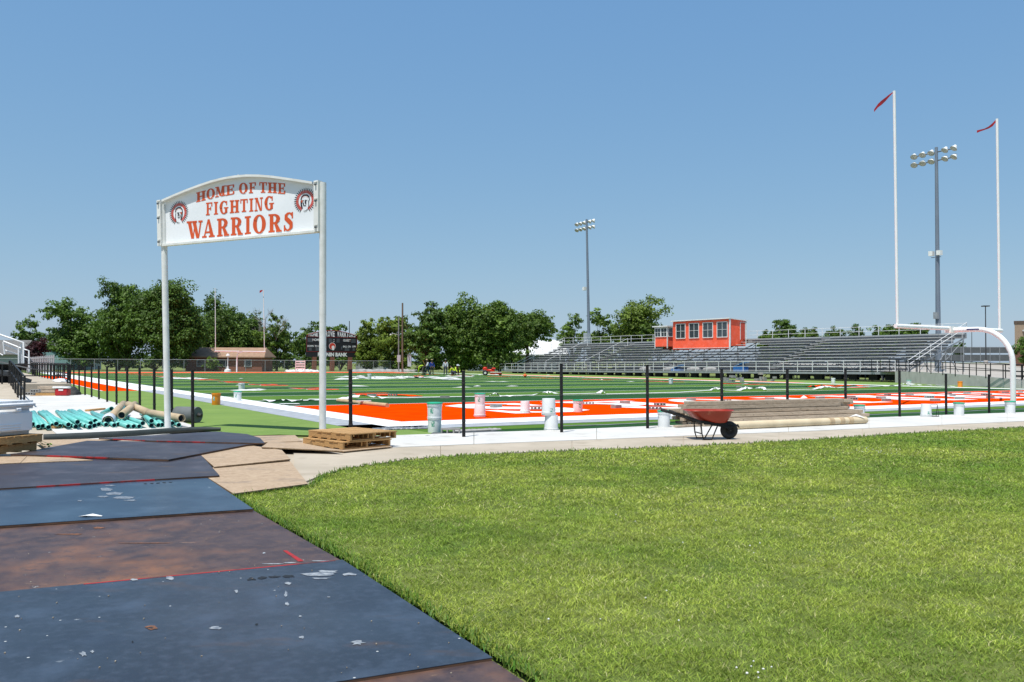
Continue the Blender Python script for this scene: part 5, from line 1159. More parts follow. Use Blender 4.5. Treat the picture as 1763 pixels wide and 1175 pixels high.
for i, (x, y, k) in enumerate(blocks):
    p = G(x, y, .06); o = bpy.data.objects.new('concrete_block', cb2_me if k else cb_me); COL.objects.link(o); o.location = (p.x, p.y, .065); o.rotation_euler = (0, 0, random.uniform(-.3, .9) if not k else random.uniform(-.1, .3))
    ez = 'weighing down the white end zone letters' if i < 30 else 'on the field stripes beyond the end zone'
    bl_ = sorted(b_[0] for b_ in (blocks[:30] if i < 30 else blocks[30:])); nth = ORD[bl_.index(x)]
    tag(o, ('grey concrete block on the end zone letters, %s from the left' if i < 30 else 'grey concrete block out on the green stripes, %s from the left') % nth, 'block', 'concrete blocks '+ez)
p = G(776, 743.5, .06); o = bpy.data.objects.new('concrete_block', cb2_me); COL.objects.link(o); o.location = (p.x, p.y, .07); o.scale = (1.05, 1, 1.3); tag(o, 'concrete block lying right behind the tall nested buckets', 'block')
# block stacks on the right sideline
for (cx_, cy_, lab) in ((1262, 658, 'left heap'), (1320, 656, 'right heap')):
    pile = random.Random(int(cx_))
    for k in range(13):
        p = G(cx_+pile.uniform(-19, 19), cy_+pile.uniform(-.5, 1)); lv = pile.choice((0, 0, 1, 1, 2, 3)) if k > 4 else 0
        o = bpy.data.objects.new('concrete_block', cb_me); COL.objects.link(o); o.location = (p.x+(p.x*0), p.y, .11+.19*lv); o.scale = (1.0, 1, 2.0); o.rotation_euler = (0, 0, FANG+pile.uniform(-.2, .2)+(pi/2 if pile.random() < .3 else 0))
        tag(o, 'grey concrete block number %s, in the %s before the bleachers' % (ORD[k], lab) if 0 else 'grey concrete block in the %s on the right sideline before the bleachers' % lab, 'block', 'concrete blocks in the '+lab)
# ================================================================== FIELD LETTERS, NUMBERS, LOOSE STRIPS
ltr = E('end_zone_lettering', F(0, 4.5), 'large white turf letters laid across the orange end zone', 'lettering')
# the word reads from inside the field, so from the path its last letter stands first, upside down
word = 'WARRIORS'; n = len(word); cell = 41.5/n
for i, ch in enumerate(word):
    uc = 20.9-cell*(i+.5); wd = cell*(.80 if ch != 'I' else .42)
    def cn(x, y, uc=uc, wd=wd): return F(uc+wd/2-x*wd, 7.6-y*5.9, .016)
    m_ = MB(); 
    for k, poly in enumerate(glyph(ch)):
        a = [cn(*p)+Zv*(.0012*(k % 12)) for p in poly]
        if (a[1]-a[0]).cross(a[2]-a[0]).z < 0: a.reverse()
        m_.add(a, [tuple(range(len(a)))])
    m_.build('letter', white_turf, ltr, world=True)
for side in (-1, 1):
    for k, num in enumerate(('10', '20', '30', '40', '50', '40', '30', '20', '10')):
        v = 9.14*(k+2); o = E('yard_number', F(side*17.1, v), 'orange yard number %s, %s, %s' % (num, 'left side' if side < 0 else 'bleacher side', ['nearest of its row', 'second of its row', 'third of its row', 'fourth of its row', 'at midfield', 'just beyond midfield', 'third from the far end', 'second from the far end', 'farthest of its row'][k]), 'yard number')
        for q, ch in enumerate(num):
            c = F(side*17.1-.9*0, v+(-1.25 if q == 0 else 1.25)*(-side), .022)
            c = F(side*17.1+side*.9, v-(1.2 if q == 0 else -1.2)*side, .020)
            text_obj('digit_outline', ch, 1, white_turf, o, c+EU*side*.06, EV*side, EU*(-side), .03, width=1.72 if ch != '1' else .7, height=1.86, off=0)
            text_obj('digit', ch, 1, orange_turf, o, c, EV*side, EU*(-side), .025, width=1.6 if ch != '1' else .6, height=1.8, off=.004)
def strip(pts_, wd, mat, label, cat='turf strip', amp=.0, seed=0, name='turf_strip'):
    """a loose narrow strip of turf lying in waves; pts_: picture points, bump height"""
    W_ = [G(x, y, .02) for x, y, h in pts_]; H_ = [h for x, y, h in pts_]; rr = random.Random(seed); vs = []; fs = []; n = 0
    for i in range(len(W_)-1):
        for s in range(6):
            t = s/6; p = W_[i].lerp(W_[i+1], t); h = H_[i]*(1-t)+H_[i+1]*t; hh = .025+h*(.5-.5*math.cos(pi*(t if H_[i+1] > H_[i] else 1-t)))*0+h
            off = rr.uniform(-.5, .5)*amp; wv = wd*(1+rr.uniform(-.3, .3)*(amp > 0)); tw = rr.uniform(-.06, .06)*(h > .02)
            d = (W_[i+1]-W_[i]).normalized(); s_ = Vector((-d.y, d.x, 0))
            vs += [p+s_*(off-wv/2)+Zv*(hh-.02+.006+tw), p+s_*off+Zv*(hh+.0), p+s_*(off+wv/2)+Zv*(hh-.02+.006-tw*.5)]; n += 1
    for i in range(n-1):
        for j in range(2): fs.append((i*3+j, i*3+j+1, i*3+4+j, i*3+3+j))
    o = MB(); o.add(vs, fs, True); lo = [Vector(v_)-Zv*.012 for v_ in vs]; o.add(lo, [tuple(reversed(f)) for f in fs], True)
    return tag(o.build(name, mat, world=True, loc=W_[0]), label, cat)
strip([(532,688,.0),(580,689,.02),(620,686,.12),(655,686,.03),(700,685,.0),(840,683,.0),(852,683,.16),(862,683,.02),(900,682,.02),(915,681,.0),(945,679.5,.13),(965,680,.02),(1030,678,.01),(1036,677,.12),(1042,677,0)], .22, white_turf, 'long wrinkled white turf strip across the field just beyond the end zone', seed=1)
strip([(1042,679,.0),(1170,676,.0),(1222,672.5,.0),(1232,672,.14),(1248,673,.02),(1270,673,.0),(1285,671,.14),(1296,671.5,.05),(1313,671,.14),(1318,672,.0),(1400,671,.0),(1420,668,.12),(1440,669,.02),(1470,667,.0),(1510,666,.02),(1545,665,.05),(1560,663.5,.12),(1590,665,.05),(1620,666,.08),(1650,667,.02)], .22, white_turf, 'wrinkled white turf strip right of the black post, crossing towards the retaining wall', seed=2)
strip([(455,692,.05),(480,691,.02),(500,692,.05),(520,691,.02),(560,690,.02)], .28, white_turf, 'short wrinkled white strip left of the right sign pole', amp=.1, seed=3)
strip([(1390,667,.02),(1410,665,.05),(1440,664.5,.02),(1470,665,.04),(1500,665,0)], .35, orange_turf, 'orange turf strip on the field near the right end of the bleachers', amp=.05, seed=5)
strip([(481,697,.02),(500,696.5,.01),(517,696,0)], .3, white_turf, 'white turf offcut left of the right sign pole, nearest the corner', amp=.1, seed=6)
# two-tone strip piles
strip([(620,680.5,.02),(640,682,.02),(665,681.5,.02),(700,681,.01),(722,683.5,0)], .55, orange_turf, 'orange and white turf pile held by two concrete blocks beyond the end zone corner', amp=.1, seed=7)
rr = random.Random(9)
for q, (xa, xb, ya, yb, n_, lab) in enumerate(((590, 798, 648.5, 654, 44, 'long heap of crumpled white and pink turf scraps in front of the workers'), (285, 345, 649.5, 653, 14, 'row of pale turf scraps and blocks far down the left side of the field'), (420, 445, 671, 674, 8, 'small white scraps beside the labelled bucket'), (690, 1300, 640, 662, 26, 'scattered pale turf scraps over the middle of the field'))):
    a = MB()
    for k in range(n_):
        x = rr.uniform(xa, xb); y = rr.uniform(ya, yb); 
        if q == 3 and rr.random() < .3: x = rr.uniform(300, 1000); y = rr.uniform(644, 668)
        p = G(x, y, .02); l = rr.uniform(.4, 1.6) if q == 0 else rr.uniform(.2, .9); h = rr.uniform(.03, .18 if q == 0 else .09); aa = FANG+rr.uniform(-.3, .3); e1 = Vector((math.cos(aa), math.sin(aa), 0)); e2 = Vector((-e1.y, e1.x, 0)); wv = rr.uniform(.06, .25)*(1 if q == 0 else .5)
        t = [p-e1*l, p-e1*l*.3+e2*wv, p+e1*l, p-e2*wv, p+Zv*h+e1*rr.uniform(-.3, .3)*l, p+Zv*h*.6+e1*l*.5]
        a.add(t, [(0,3,4),(3,5,4),(3,2,5),(2,1,5),(1,4,5),(1,0,4)])
    tag(a.build('turf_scraps', cloth_w, world=True, loc=G((xa+xb)/2, (ya+yb)/2)), lab, 'turf scraps', kind='stuff')
strip([(595,649.5,.1),(640,651,.14),(700,650,.08),(740,652,.12),(800,652,.05)], .45, cloth_w, 'wide crumpled white strip across the field in front of the workers', amp=.3, seed=12)
strip([(716,650.5,.16),(732,651,.14)], .6, orange_turf, 'orange turf piece on the wide white strip in front of the workers', amp=.1, seed=13)
# fabric rolls at the near edge of the turf
lump('fabric_roll', G(640, 741), G(738, 738.5), .075, M('grey wrinkled plastic', (.24, .25, .27), .35, (.13, .14, .15), 9, 8, bump=.6, bscale=20), 'wrinkled grey plastic sheeting along the border turf left of the nested buckets', 'sheeting', 40, 21)
lump('fabric_roll', G(742, 748.5), G(868, 745), .06, M('black fabric', (.045, .05, .052), .6, (.09, .10, .10), 5, 8, bump=.3), 'black fabric roll lying along the path edge by the nested buckets', 'fabric', 30, 22)
lump('fabric_roll', G(780, 744), G(862, 740.5), .06, mats_grey, 'grey fabric roll just behind the black fabric roll', 'fabric', 30, 23)
lump('fabric_roll', G(662, 757), G(764, 751), .03, M('black fabric', (.045, .05, .052)), 'black turf edge curled up between the pallets and the path', 'fabric', 24, 24)
# tan tube on the field
a, b = G(582, 690, .07), G(667, 698.5, .07); o = E('kraft_tube', a, 'tan cardboard tube lying on the dark turf beside the right sign pole', 'tube')
mb = MB(); mb.tube([a, a.lerp(b, .5), b], [.08, .075, .08], 10); mb.build('tube_wall', M('tan tube', (.50, .36, .20), .8), o, world=True)
mb = MB(); c = a.lerp(b, .55); mb.box(c+Zv*.08, (.5, .2, .03), rz=.4); mb.build('paper_sleeve', chip, o, world=True)

# ================================================================== WORKERS
skin = M('skin', (.24, .13, .08), .6)
def skinmesh(name, joints, edges, radii, mat, parent, lv=1):
    me = bpy.data.meshes.new(name); me.from_pydata([tuple(j) for j in joints], edges, []); me.update()
    o = bpy.data.objects.new(name, me); COL.objects.link(o); me.materials.append(mat)
    o.parent = parent
    m_ = o.modifiers.new('skin', 'SKIN'); sv = me.skin_vertices[0].data
    for i, r_ in enumerate(radii): sv[i].radius = (r_, r_) if not isinstance(r_, tuple) else r_
    sv[0].use_root = True; s = o.modifiers.new('sub', 'SUBSURF'); s.levels = lv; s.render_levels = lv
    return o
def person(px, base_y, Yd, label, pose, shirt, pants, hat=None, rz=0.0, sc=1.0):
    b = P(px, base_y, Yd); b.z = 0.012; o = E('person', b, label, 'person', rz=rz)
    J = {}
    if pose == 'stand':
        J = dict(pelvis=(0,0,.95), waist=(0,0,1.10), chest=(0,.01,1.36), neck=(0,.01,1.50), head=(0,-.02,1.62), crown=(0,0,1.74), shL=(-.19,0,1.42), elL=(-.27,-.02,1.15), haL=(-.25,-.12,.90), shR=(.19,0,1.42), elR=(.27,-.02,1.15), haR=(.24,-.12,.90), hiL=(-.10,0,.90), knL=(-.14,-.02,.50), anL=(-.16,.02,.09), toL=(-.18,-.16,.04), hiR=(.10,0,.90), knR=(.13,-.03,.50), anR=(.15,.02,.09), toR=(.17,-.16,.04))
    elif pose == 'walk':
        J = dict(pelvis=(0,0,.93), waist=(0,-.01,1.08), chest=(0,-.04,1.34), neck=(0,-.07,1.48), head=(0,-.12,1.58), crown=(0,-.10,1.71), shL=(-.19,-.03,1.40), elL=(-.26,.10,1.15), haL=(-.24,.02,.92), shR=(.19,-.03,1.40), elR=(.26,-.12,1.17), haR=(.22,-.30,1.02), hiL=(-.09,0,.90), knL=(-.16,-.12,.50), anL=(-.22,-.10,.09), toL=(-.24,-.27,.04), hiR=(.09,0,.90), knR=(.14,.05,.50), anR=(.20,.20,.11), toR=(.21,.04,.04))
    elif pose == 'bend':       # bent over at the hips, arms hanging to the ground, facing -x
        J = dict(pelvis=(.18,0,.92), waist=(.03,0,1.0), chest=(-.24,0,.98), neck=(-.38,0,.90), head=(-.47,0,.80), crown=(-.54,0,.71), shL=(-.27,-.18,.93), elL=(-.30,-.20,.62), haL=(-.36,-.14,.34), shR=(-.27,.18,.93), elR=(-.28,.20,.60), haR=(-.34,.14,.33), hiL=(.18,-.10,.86), knL=(.10,-.13,.48), anL=(.18,-.15,.09), toL=(.02,-.16,.04), hiR=(.20,.10,.86), knR=(.22,.13,.48), anR=(.30,.15,.09), toR=(.14,.16,.04))
    else:                      # crouching, facing -x
        J = dict(pelvis=(.18,0,.34), waist=(.12,0,.48), chest=(-.08,0,.68), neck=(-.18,0,.78), head=(-.26,0,.84), crown=(-.30,0,.96), shL=(-.10,-.18,.72), elL=(-.28,-.22,.52), haL=(-.42,-.12,.30), shR=(-.10,.18,.72), elR=(-.28,.22,.52), haR=(-.42,.12,.30), hiL=(.16,-.11,.32), knL=(-.24,-.17,.42), anL=(.0,-.16,.09), toL=(-.17,-.17,.04), hiR=(.16,.11,.32), knR=(-.20,.18,.44), anR=(.04,.16,.09), toR=(-.13,.17,.04))
    Rr = dict(pelvis=.125, waist=.115, chest=.135, neck=.055, head=.085, crown=.075, shL=.06, elL=.043, haL=.032, shR=.06, elR=.043, haR=.032, hiL=.085, knL=.06, anL=.042, toL=.04, hiR=.085, knR=.06, anR=.042, toR=.04)
    Eg = [('pelvis','waist'),('waist','chest'),('chest','neck'),('neck','head'),('head','crown'),('chest','shL'),('shL','elL'),('elL','haL'),('chest','shR'),('shR','elR'),('elR','haR'),('pelvis','hiL'),('hiL','knL'),('knL','anL'),('anL','toL'),('pelvis','hiR'),('hiR','knR'),('knR','anR'),('anR','toR')]
    for sd_ in 'LR':               # palm, four fingers and a thumb on each hand
        h = Vector(J['ha'+sd_]); e = Vector(J['el'+sd_]); d = (h-e).normalized(); a = d.cross(Vector((0, 1, 0)) if abs(d.y) < .8 else Vector((1, 0, 0))).normalized(); b2 = d.cross(a)
        J['pa'+sd_] = h+d*.07; Rr['pa'+sd_] = .030; Eg.append(('ha'+sd_, 'pa'+sd_))
        for f_ in range(4):
            s = (f_-1.5)*.021; l = (.055, .07, .065, .05)[f_]; J['f%d%s' % (f_, sd_)] = h+d*.08+b2*s*1.2; J['g%d%s' % (f_, sd_)] = h+d*(.085+l)+b2*s*1.4+a*.02
            Rr['f%d%s' % (f_, sd_)] = .010; Rr['g%d%s' % (f_, sd_)] = .008; Eg += [('pa'+sd_, 'f%d%s' % (f_, sd_)), ('f%d%s' % (f_, sd_), 'g%d%s' % (f_, sd_))]
        J['t1'+sd_] = h+d*.03+b2*.045; J['t2'+sd_] = h+d*.07+b2*.065+a*.02; Rr['t1'+sd_] = .011; Rr['t2'+sd_] = .009; Eg += [('ha'+sd_, 't1'+sd_), ('t1'+sd_, 't2'+sd_)]
    def part(name, keys, grow, mat, root):
        ks = [root]+[k for k in keys if k != root]; ix = {k: i for i, k in enumerate(ks)}
        ed = [(ix[a], ix[b]) for a, b in Eg if a in ix and b in ix]
        return skinmesh(name, [Vector(J[k])*sc for k in ks], ed, [(Rr[k]+grow)*sc for k in ks], mat, o)
    part('body', list(J), 0, skin, 'pelvis')
    part('shirt', ['waist', 'chest', 'shL', 'elL', 'shR', 'elR', 'haL', 'haR', 'pelvis'], .018, shirt, 'chest')
    part('trousers', ['pelvis', 'hiL', 'knL', 'anL', 'hiR', 'knR', 'anR'], .022, pants, 'pelvis')
    part('boot', ['anL', 'toL'], .016, rubber, 'anL'); part('boot', ['anR', 'toR'], .016, rubber, 'anR')
    c = Vector(J['crown'])*sc; hd = (Vector(J['crown'])-Vector(J['head'])).normalized(); q = hd.to_track_quat('Z', 'Y').to_matrix()
    hp = Vector(J['head'])*sc
    if hat is not None:
        l = MB(); l.lathe([(.20, .0), (.21, .015), (.11, .03), (.10, .11), (.0, .13)], n=14); m_ = MB(); m_.add([c-hd*.02+q@Vector(x) for x in l.v], l.f, True); m_.build('hat', hat, o)
    else:
        l = MB(); l.lathe([(.088, -.06), (.098, .0), (.08, .06), (.0, .085)], n=12); m_ = MB(); m_.add([c-hd*.02+q@Vector(x) for x in l.v], l.f, True); m_.build('hair', M('dark hair', (.02, .014, .01), .7), o)
    fw = (q@Vector((0, -1, 0))); fw = Vector((-1, 0, 0)) if pose in ('bend', 'crouch') else Vector((0, -1, 0)); sdv = fw.cross(hd).normalized()
    m_ = MB(); m_.tube([hp+fw*.075, hp+fw*.10-hd*.02], .014, 6); m_.build('nose', skin, o)
    for s in (-1, 1):
        m_ = MB(); m_.box(hp+fw*.082+sdv*s*.03+hd*.025, (.014, .014, .010)); m_.build('eye', ink, o)
    return o
hiviz = M('hi-vis yellow', (.50, .72, .01), .6); denim = M('denim', (.035, .055, .09), .8); khaki = M('dark khaki', (.10, .085, .065), .8); shirt_w = M('grey white cotton', (.56, .60, .64), .8); shirt_b = M('blue cotton', (.02, .06, .34), .8); straw = M('straw', (.55, .42, .25), .8); hat_g = M('grey hat', (.26, .27, .27), .8)
YW = 108.0
person(726, 641.5, YW, 'worker in a lime yellow shirt bending over at the left of the group', 'bend', hiviz, khaki, None, sc=1.15)
person(736, 644, YW, 'worker in a white shirt and straw hat standing left of the blue shirt', 'walk', shirt_w, denim, straw, rz=R(-60), sc=1.1)
person(743.5, 643.5, YW+1, 'worker in a blue shirt and tan cap', 'stand', shirt_b, khaki, straw, rz=R(30), sc=1.08)
person(767, 643.5, YW, 'worker in a white shirt and grey hat standing apart in the middle', 'stand', shirt_w, denim, hat_g, rz=R(-10), sc=1.1)
person(780, 644.5, YW, 'worker in a lime yellow shirt crouching low with dark blue trousers', 'crouch', hiviz, denim, None, rz=R(-15), sc=1.2)
person(786, 643, YW+1.5, 'worker in a lime yellow shirt and pale cap crouching at the right of the group', 'crouch', hiviz, khaki, shirt_w, rz=R(120), sc=1.3)
# mower
mred = M('mower red', (.62, .035, .012), .35); mo = E('mower', P(846, 644, 108), 'red ride-on mower parked left of the bleacher ramp', 'mower'); mo.location.z = .012
mb = rbox((-.1, 0, .62), (1.05, .9, .30), .08); mb.build('chassis', mred, mo)
mb = rbox((-.78, 0, .80), (.55, .8, .50), .10); mb.build('engine_cover', mred, mo)
mb = rbox((.28, .38, .86), (.5, .26, .24), .08); mb.build('fender', mred, mo); mb = rbox((.28, -.38, .86), (.5, .26, .24), .08); mb.build('fender', mred, mo)
mb = rbox((-.05, 0, .98), (.45, .5, .14), .05); mb.v += []; mb.build('seat', rubber, mo)
mb = rbox((-.30, 0, 1.22), (.12, .48, .50), .05); mb.build('seat_back', rubber, mo)
mb = rbox((.55, 0, .28), (1.5, 1.6, .20), .07); mb.build('deck', mred, mo)
mb = rbox((.55, -.75, .40), (1.45, .10, .08), .03); mb.build('deck_trim', lamp_shell, mo)
for x, y, r_ in ((-.75, -.62, .34), (-.75, .62, .34), (1.1, -.45, .20), (1.1, .45, .20)):
    w_ = E('wheel', (x, y, r_)); w_.parent = mo
    vs, fs = torus(r_*.68, r_*.32, 20, 8, .04); mb = MB(); mb.add(vs, fs, True); mb.build('tyre', rubber, w_); mb = MB(); mb.tube([(0, -.06, 0), (0, .06, 0)], r_*.45, 12); mb.build('rim', lamp_shell, w_)
for s in (-1, 1): mb = MB(); mb.tube([(.25, s*.22, .8), (.32, s*.2, 1.2), (.15, s*.12, 1.3)], .02, 6); mb.build('lever', black_metal, mo)
mb = MB(); mb.tube([(-.5, -.42, .8), (-.5, -.42, 1.5), (-.5, .42, 1.5), (-.5, .42, .8)], .03, 6); mb.build('roll_bar', rubber, mo)
p = G(904, 647, .2); tag(MB().lathe([(0, -.2), (.14, -.14), (.2, 0), (.14, .14), (0, .2)], p, 12).build('ball', M('orange ball', (.85, .12, .01), .5), world=True, loc=p), 'small orange ball-shaped bag on the field left of the bleachers', 'ball')
# bleacher access ramp left end
handrail([F(38.0, 97, .45), F(37.4, 101, .1), F(37.2, 103.5, 0)], 'access_handrail', 'light metal handrail of the ramp at the left end of the bleachers', 1.4, 1.05)
handrail([F(39.6, 97, .45), F(39.2, 101, .1), F(39.0, 103.5, 0)], 'access_handrail', 'rear light metal handrail of the ramp at the left end of the bleachers', 1.4, 1.05)
for o_ in [x for x in bpy.data.objects if x.name.startswith('access_handrail')]:
    for c_ in o_.children: c_.data.materials.clear(); c_.data.materials.append(rail_al)
# dark machine at the right edge
p = G(1757, 672, 0); o = E('push_machine', P(1757, 668, 66), 'black wheeled machine at the right edge beyond the goalpost', 'machine'); o.location.z = .3
rbox((0, 0, .35), (.8, .6, .4), .1).build('body', rubber, o); 
for x in (-.45, .35): vs, fs = torus(.16, .06, 16, 8); mb = MB(); mb.add([(a+x, b-.33, c+.16) for a, b, c in vs], fs, True); mb.build('wheel', rubber, o)
mb = MB(); mb.tube([(-.3, 0, .5), (-.75, 0, 1.05), (-.72, .3, 1.08)], .03, 6); mb.build('handle', black_metal, o)

# ================================================================== LEFT SIDE
handrail([F(-32.35, 11.6, .0), F(-32.35, 23.2, .5), F(-32.35, 24.5, .5)], 'ramp_handrail', 'near black handrail climbing beside the left concrete ramp', 2.2, 1.02, levels=(1.0, .55))

handrail([F(-46, 23.5, .5), F(-39, 23.5, .5), F(-29.98, 23.5, .5)], 'platform_handrail', 'long level black handrail along the front of the raised left platform', 2.6, .86, levels=(1.0, .42))
handrail([F(-30.05, 62, .5+.9), F(-30.05, 50, .5), F(-30.05, 24, .5)], 'platform_handrail', 'black handrail running away along the field side of the raised left platform', 2.4, .9, levels=(1.0, .5))
# grey picket screen
a = P(47, 641, 74); b = P(92, 641, 66); a.z = b.z = .5
pk = E('picket_screen', a, 'grey picket fence at the far end of the left platform', 'fence'); n = 15
for k in range(n+1):
    q = a.lerp(b, k/n); mb = MB(); mb.box((q.x, q.y, 1.15+.012*k), (.085, .05, 1.3)); mb.build('picket', M('grey picket', (.42, .40, .42), .8), pk, world=True)
for z in (.8, 1.7): mb = MB(); mb.bar(a+Zv*(z-.5), b+Zv*(z-.4), .04, .08); mb.build('rail', MATS['grey picket'], pk, world=True)
# home bleachers at the left edge: end of the stand
hb = E('home_bleachers', F(-31.70, 26, 0), 'end of the aluminium home bleachers at the left edge above a dark underside', 'bleachers')
for i in range(9):
    p = F(-32.40-i*.75, 26.0, 1.05+i*.30); q = F(-32.40-i*.75, 42, 1.05+i*.30)
    mb = MB(); mb.bar(p, q, .28, .05); mb.build('seat_plank', alu, hb, world=True)
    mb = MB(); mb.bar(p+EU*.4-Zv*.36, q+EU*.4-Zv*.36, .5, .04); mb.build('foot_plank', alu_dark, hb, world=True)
for v in (26.0, 31, 36, 41):
    mb = MB(); mb.bar(F(-31.40, v, .55), F(-39.40, v, 3.4), .08, .2)
    for u in (-35, -38, -41.5): mb.bar(F(u+2.8, v, -.0), F(u+2.8, v, .45+(-34.2-u)*.38), .09, .09)
    mb.bar(F(-32.20, v, .3), F(-38.70, v, 2.6), .06, .06); mb.build('support_frame', steel_dark, hb, world=True)
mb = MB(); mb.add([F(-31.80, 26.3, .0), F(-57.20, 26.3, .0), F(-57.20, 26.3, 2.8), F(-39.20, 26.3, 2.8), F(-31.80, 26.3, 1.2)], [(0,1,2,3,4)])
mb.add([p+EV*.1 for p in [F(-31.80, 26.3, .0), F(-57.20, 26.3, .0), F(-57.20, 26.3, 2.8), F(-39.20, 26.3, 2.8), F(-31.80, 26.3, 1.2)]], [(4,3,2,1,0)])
mb.build('shade_sheet', M('black shade sheet', (.012, .012, .014), .9), hb, world=True)  # black sheet added to paint the shade beneath the stand
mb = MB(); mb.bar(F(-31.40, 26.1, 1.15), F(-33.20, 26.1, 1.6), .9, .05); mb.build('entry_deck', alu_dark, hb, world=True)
def pxrail(pts_, Y, r=.03):
    m_ = MB(); m_.tube([P(x, y, Y) for x, y in pts_], r, 7); return m_
for pl, Yr, r_ in (([(-10,573),(0,576.5),(10,580),(40,590),(40.5,626)], 41, .04), ([(5.5,589),(8,610)], 41, .04), ([(6,588),(36,600)], 41, .04), ([(7,594),(33,603.5)], 41.2, .03), ([(8,603),(33,611.5)], 41.2, .03), ([(32,597),(32.5,626)], 41, .04), ([(36,592),(37,626)], 41.1, .045), ([(41,601.5),(49.5,604),(50,640)], 42, .035), ([(41,614.5),(49.5,616.5)], 42, .03), ([(-5,607),(5,612)], 41, .03)):
    pxrail(pl, Yr, r_).build('stair_rail', rail_al, hb, world=True)
# items before the platform: planks, red and white cooler, black bag
for k, (x0, y0, x1, y1, z, lab) in enumerate(((56,681.5,103,681.5,.08,'brown plank lying lowest in front of the raised platform'),(58,679,100,678.5,.22,'grey plank, second from the bottom in front of the platform'),(68,675,110,674.5,.37,'grey plank on top of the pile in front of the platform'))):
    a = G(x0, 682+0*k); b = G(x1, 682); a.z = b.z = z; mb = MB(); mb.bar(a, b, .5, .12); tag(mb.build('plank', wood_grey if k else wood_new, world=True, loc=a), lab, 'plank')
for k, (x, z) in enumerate(((52, .12), (61, .24))):
    p = G(x, 683); o = bpy.data.objects.new('concrete_block', cb2_me); COL.objects.link(o); o.location = (p.x, p.y, z); o.scale = (.9, 1, 1.3); tag(o, ['concrete block at the left end of the plank pile by the platform', 'concrete block on the plank pile by the platform, its cores facing out'][k], 'block')
p = G(108, 682.5); o = E('picnic_cooler', p, 'small red cooler with a white lid beside the planks at the platform', 'cooler'); rbox((0, 0, .17), (.56, .32, .32), .04).build('body', M('cooler red', (.45, .015, .02), .4), o); rbox((-.05, 0, .38), (.70, .36, .08), .03).build('lid', bucket_white, o); rbox((0, -.17, .27), (.2, .02, .06), .005, 1).build('handle', bucket_white, o)
for lab, x, y, z, sc_ in (('black bag hanging at the foot of the posts beside the red cooler', 124, 681, .0, 1.0), ('dark bag lying on the raised platform by its rail', 100, 649, .5, .9)):
    p = G(x, y, z); tag(lump('bag', p+Vector((-.3*sc_, 0, 0)), p+Vector((.3*sc_, 0, 0)), .28*sc_, rubber, lab, 'bag', 8, 5, flat=1.3 if z == 0 else .5), lab, 'bag')
tag(lump('white_bag', G(101, 657, .5), G(108, 659, .5), .2, cloth_w, 'small white bundle at the platform edge', 'bundle', 8, 6, flat=.8), None, None)

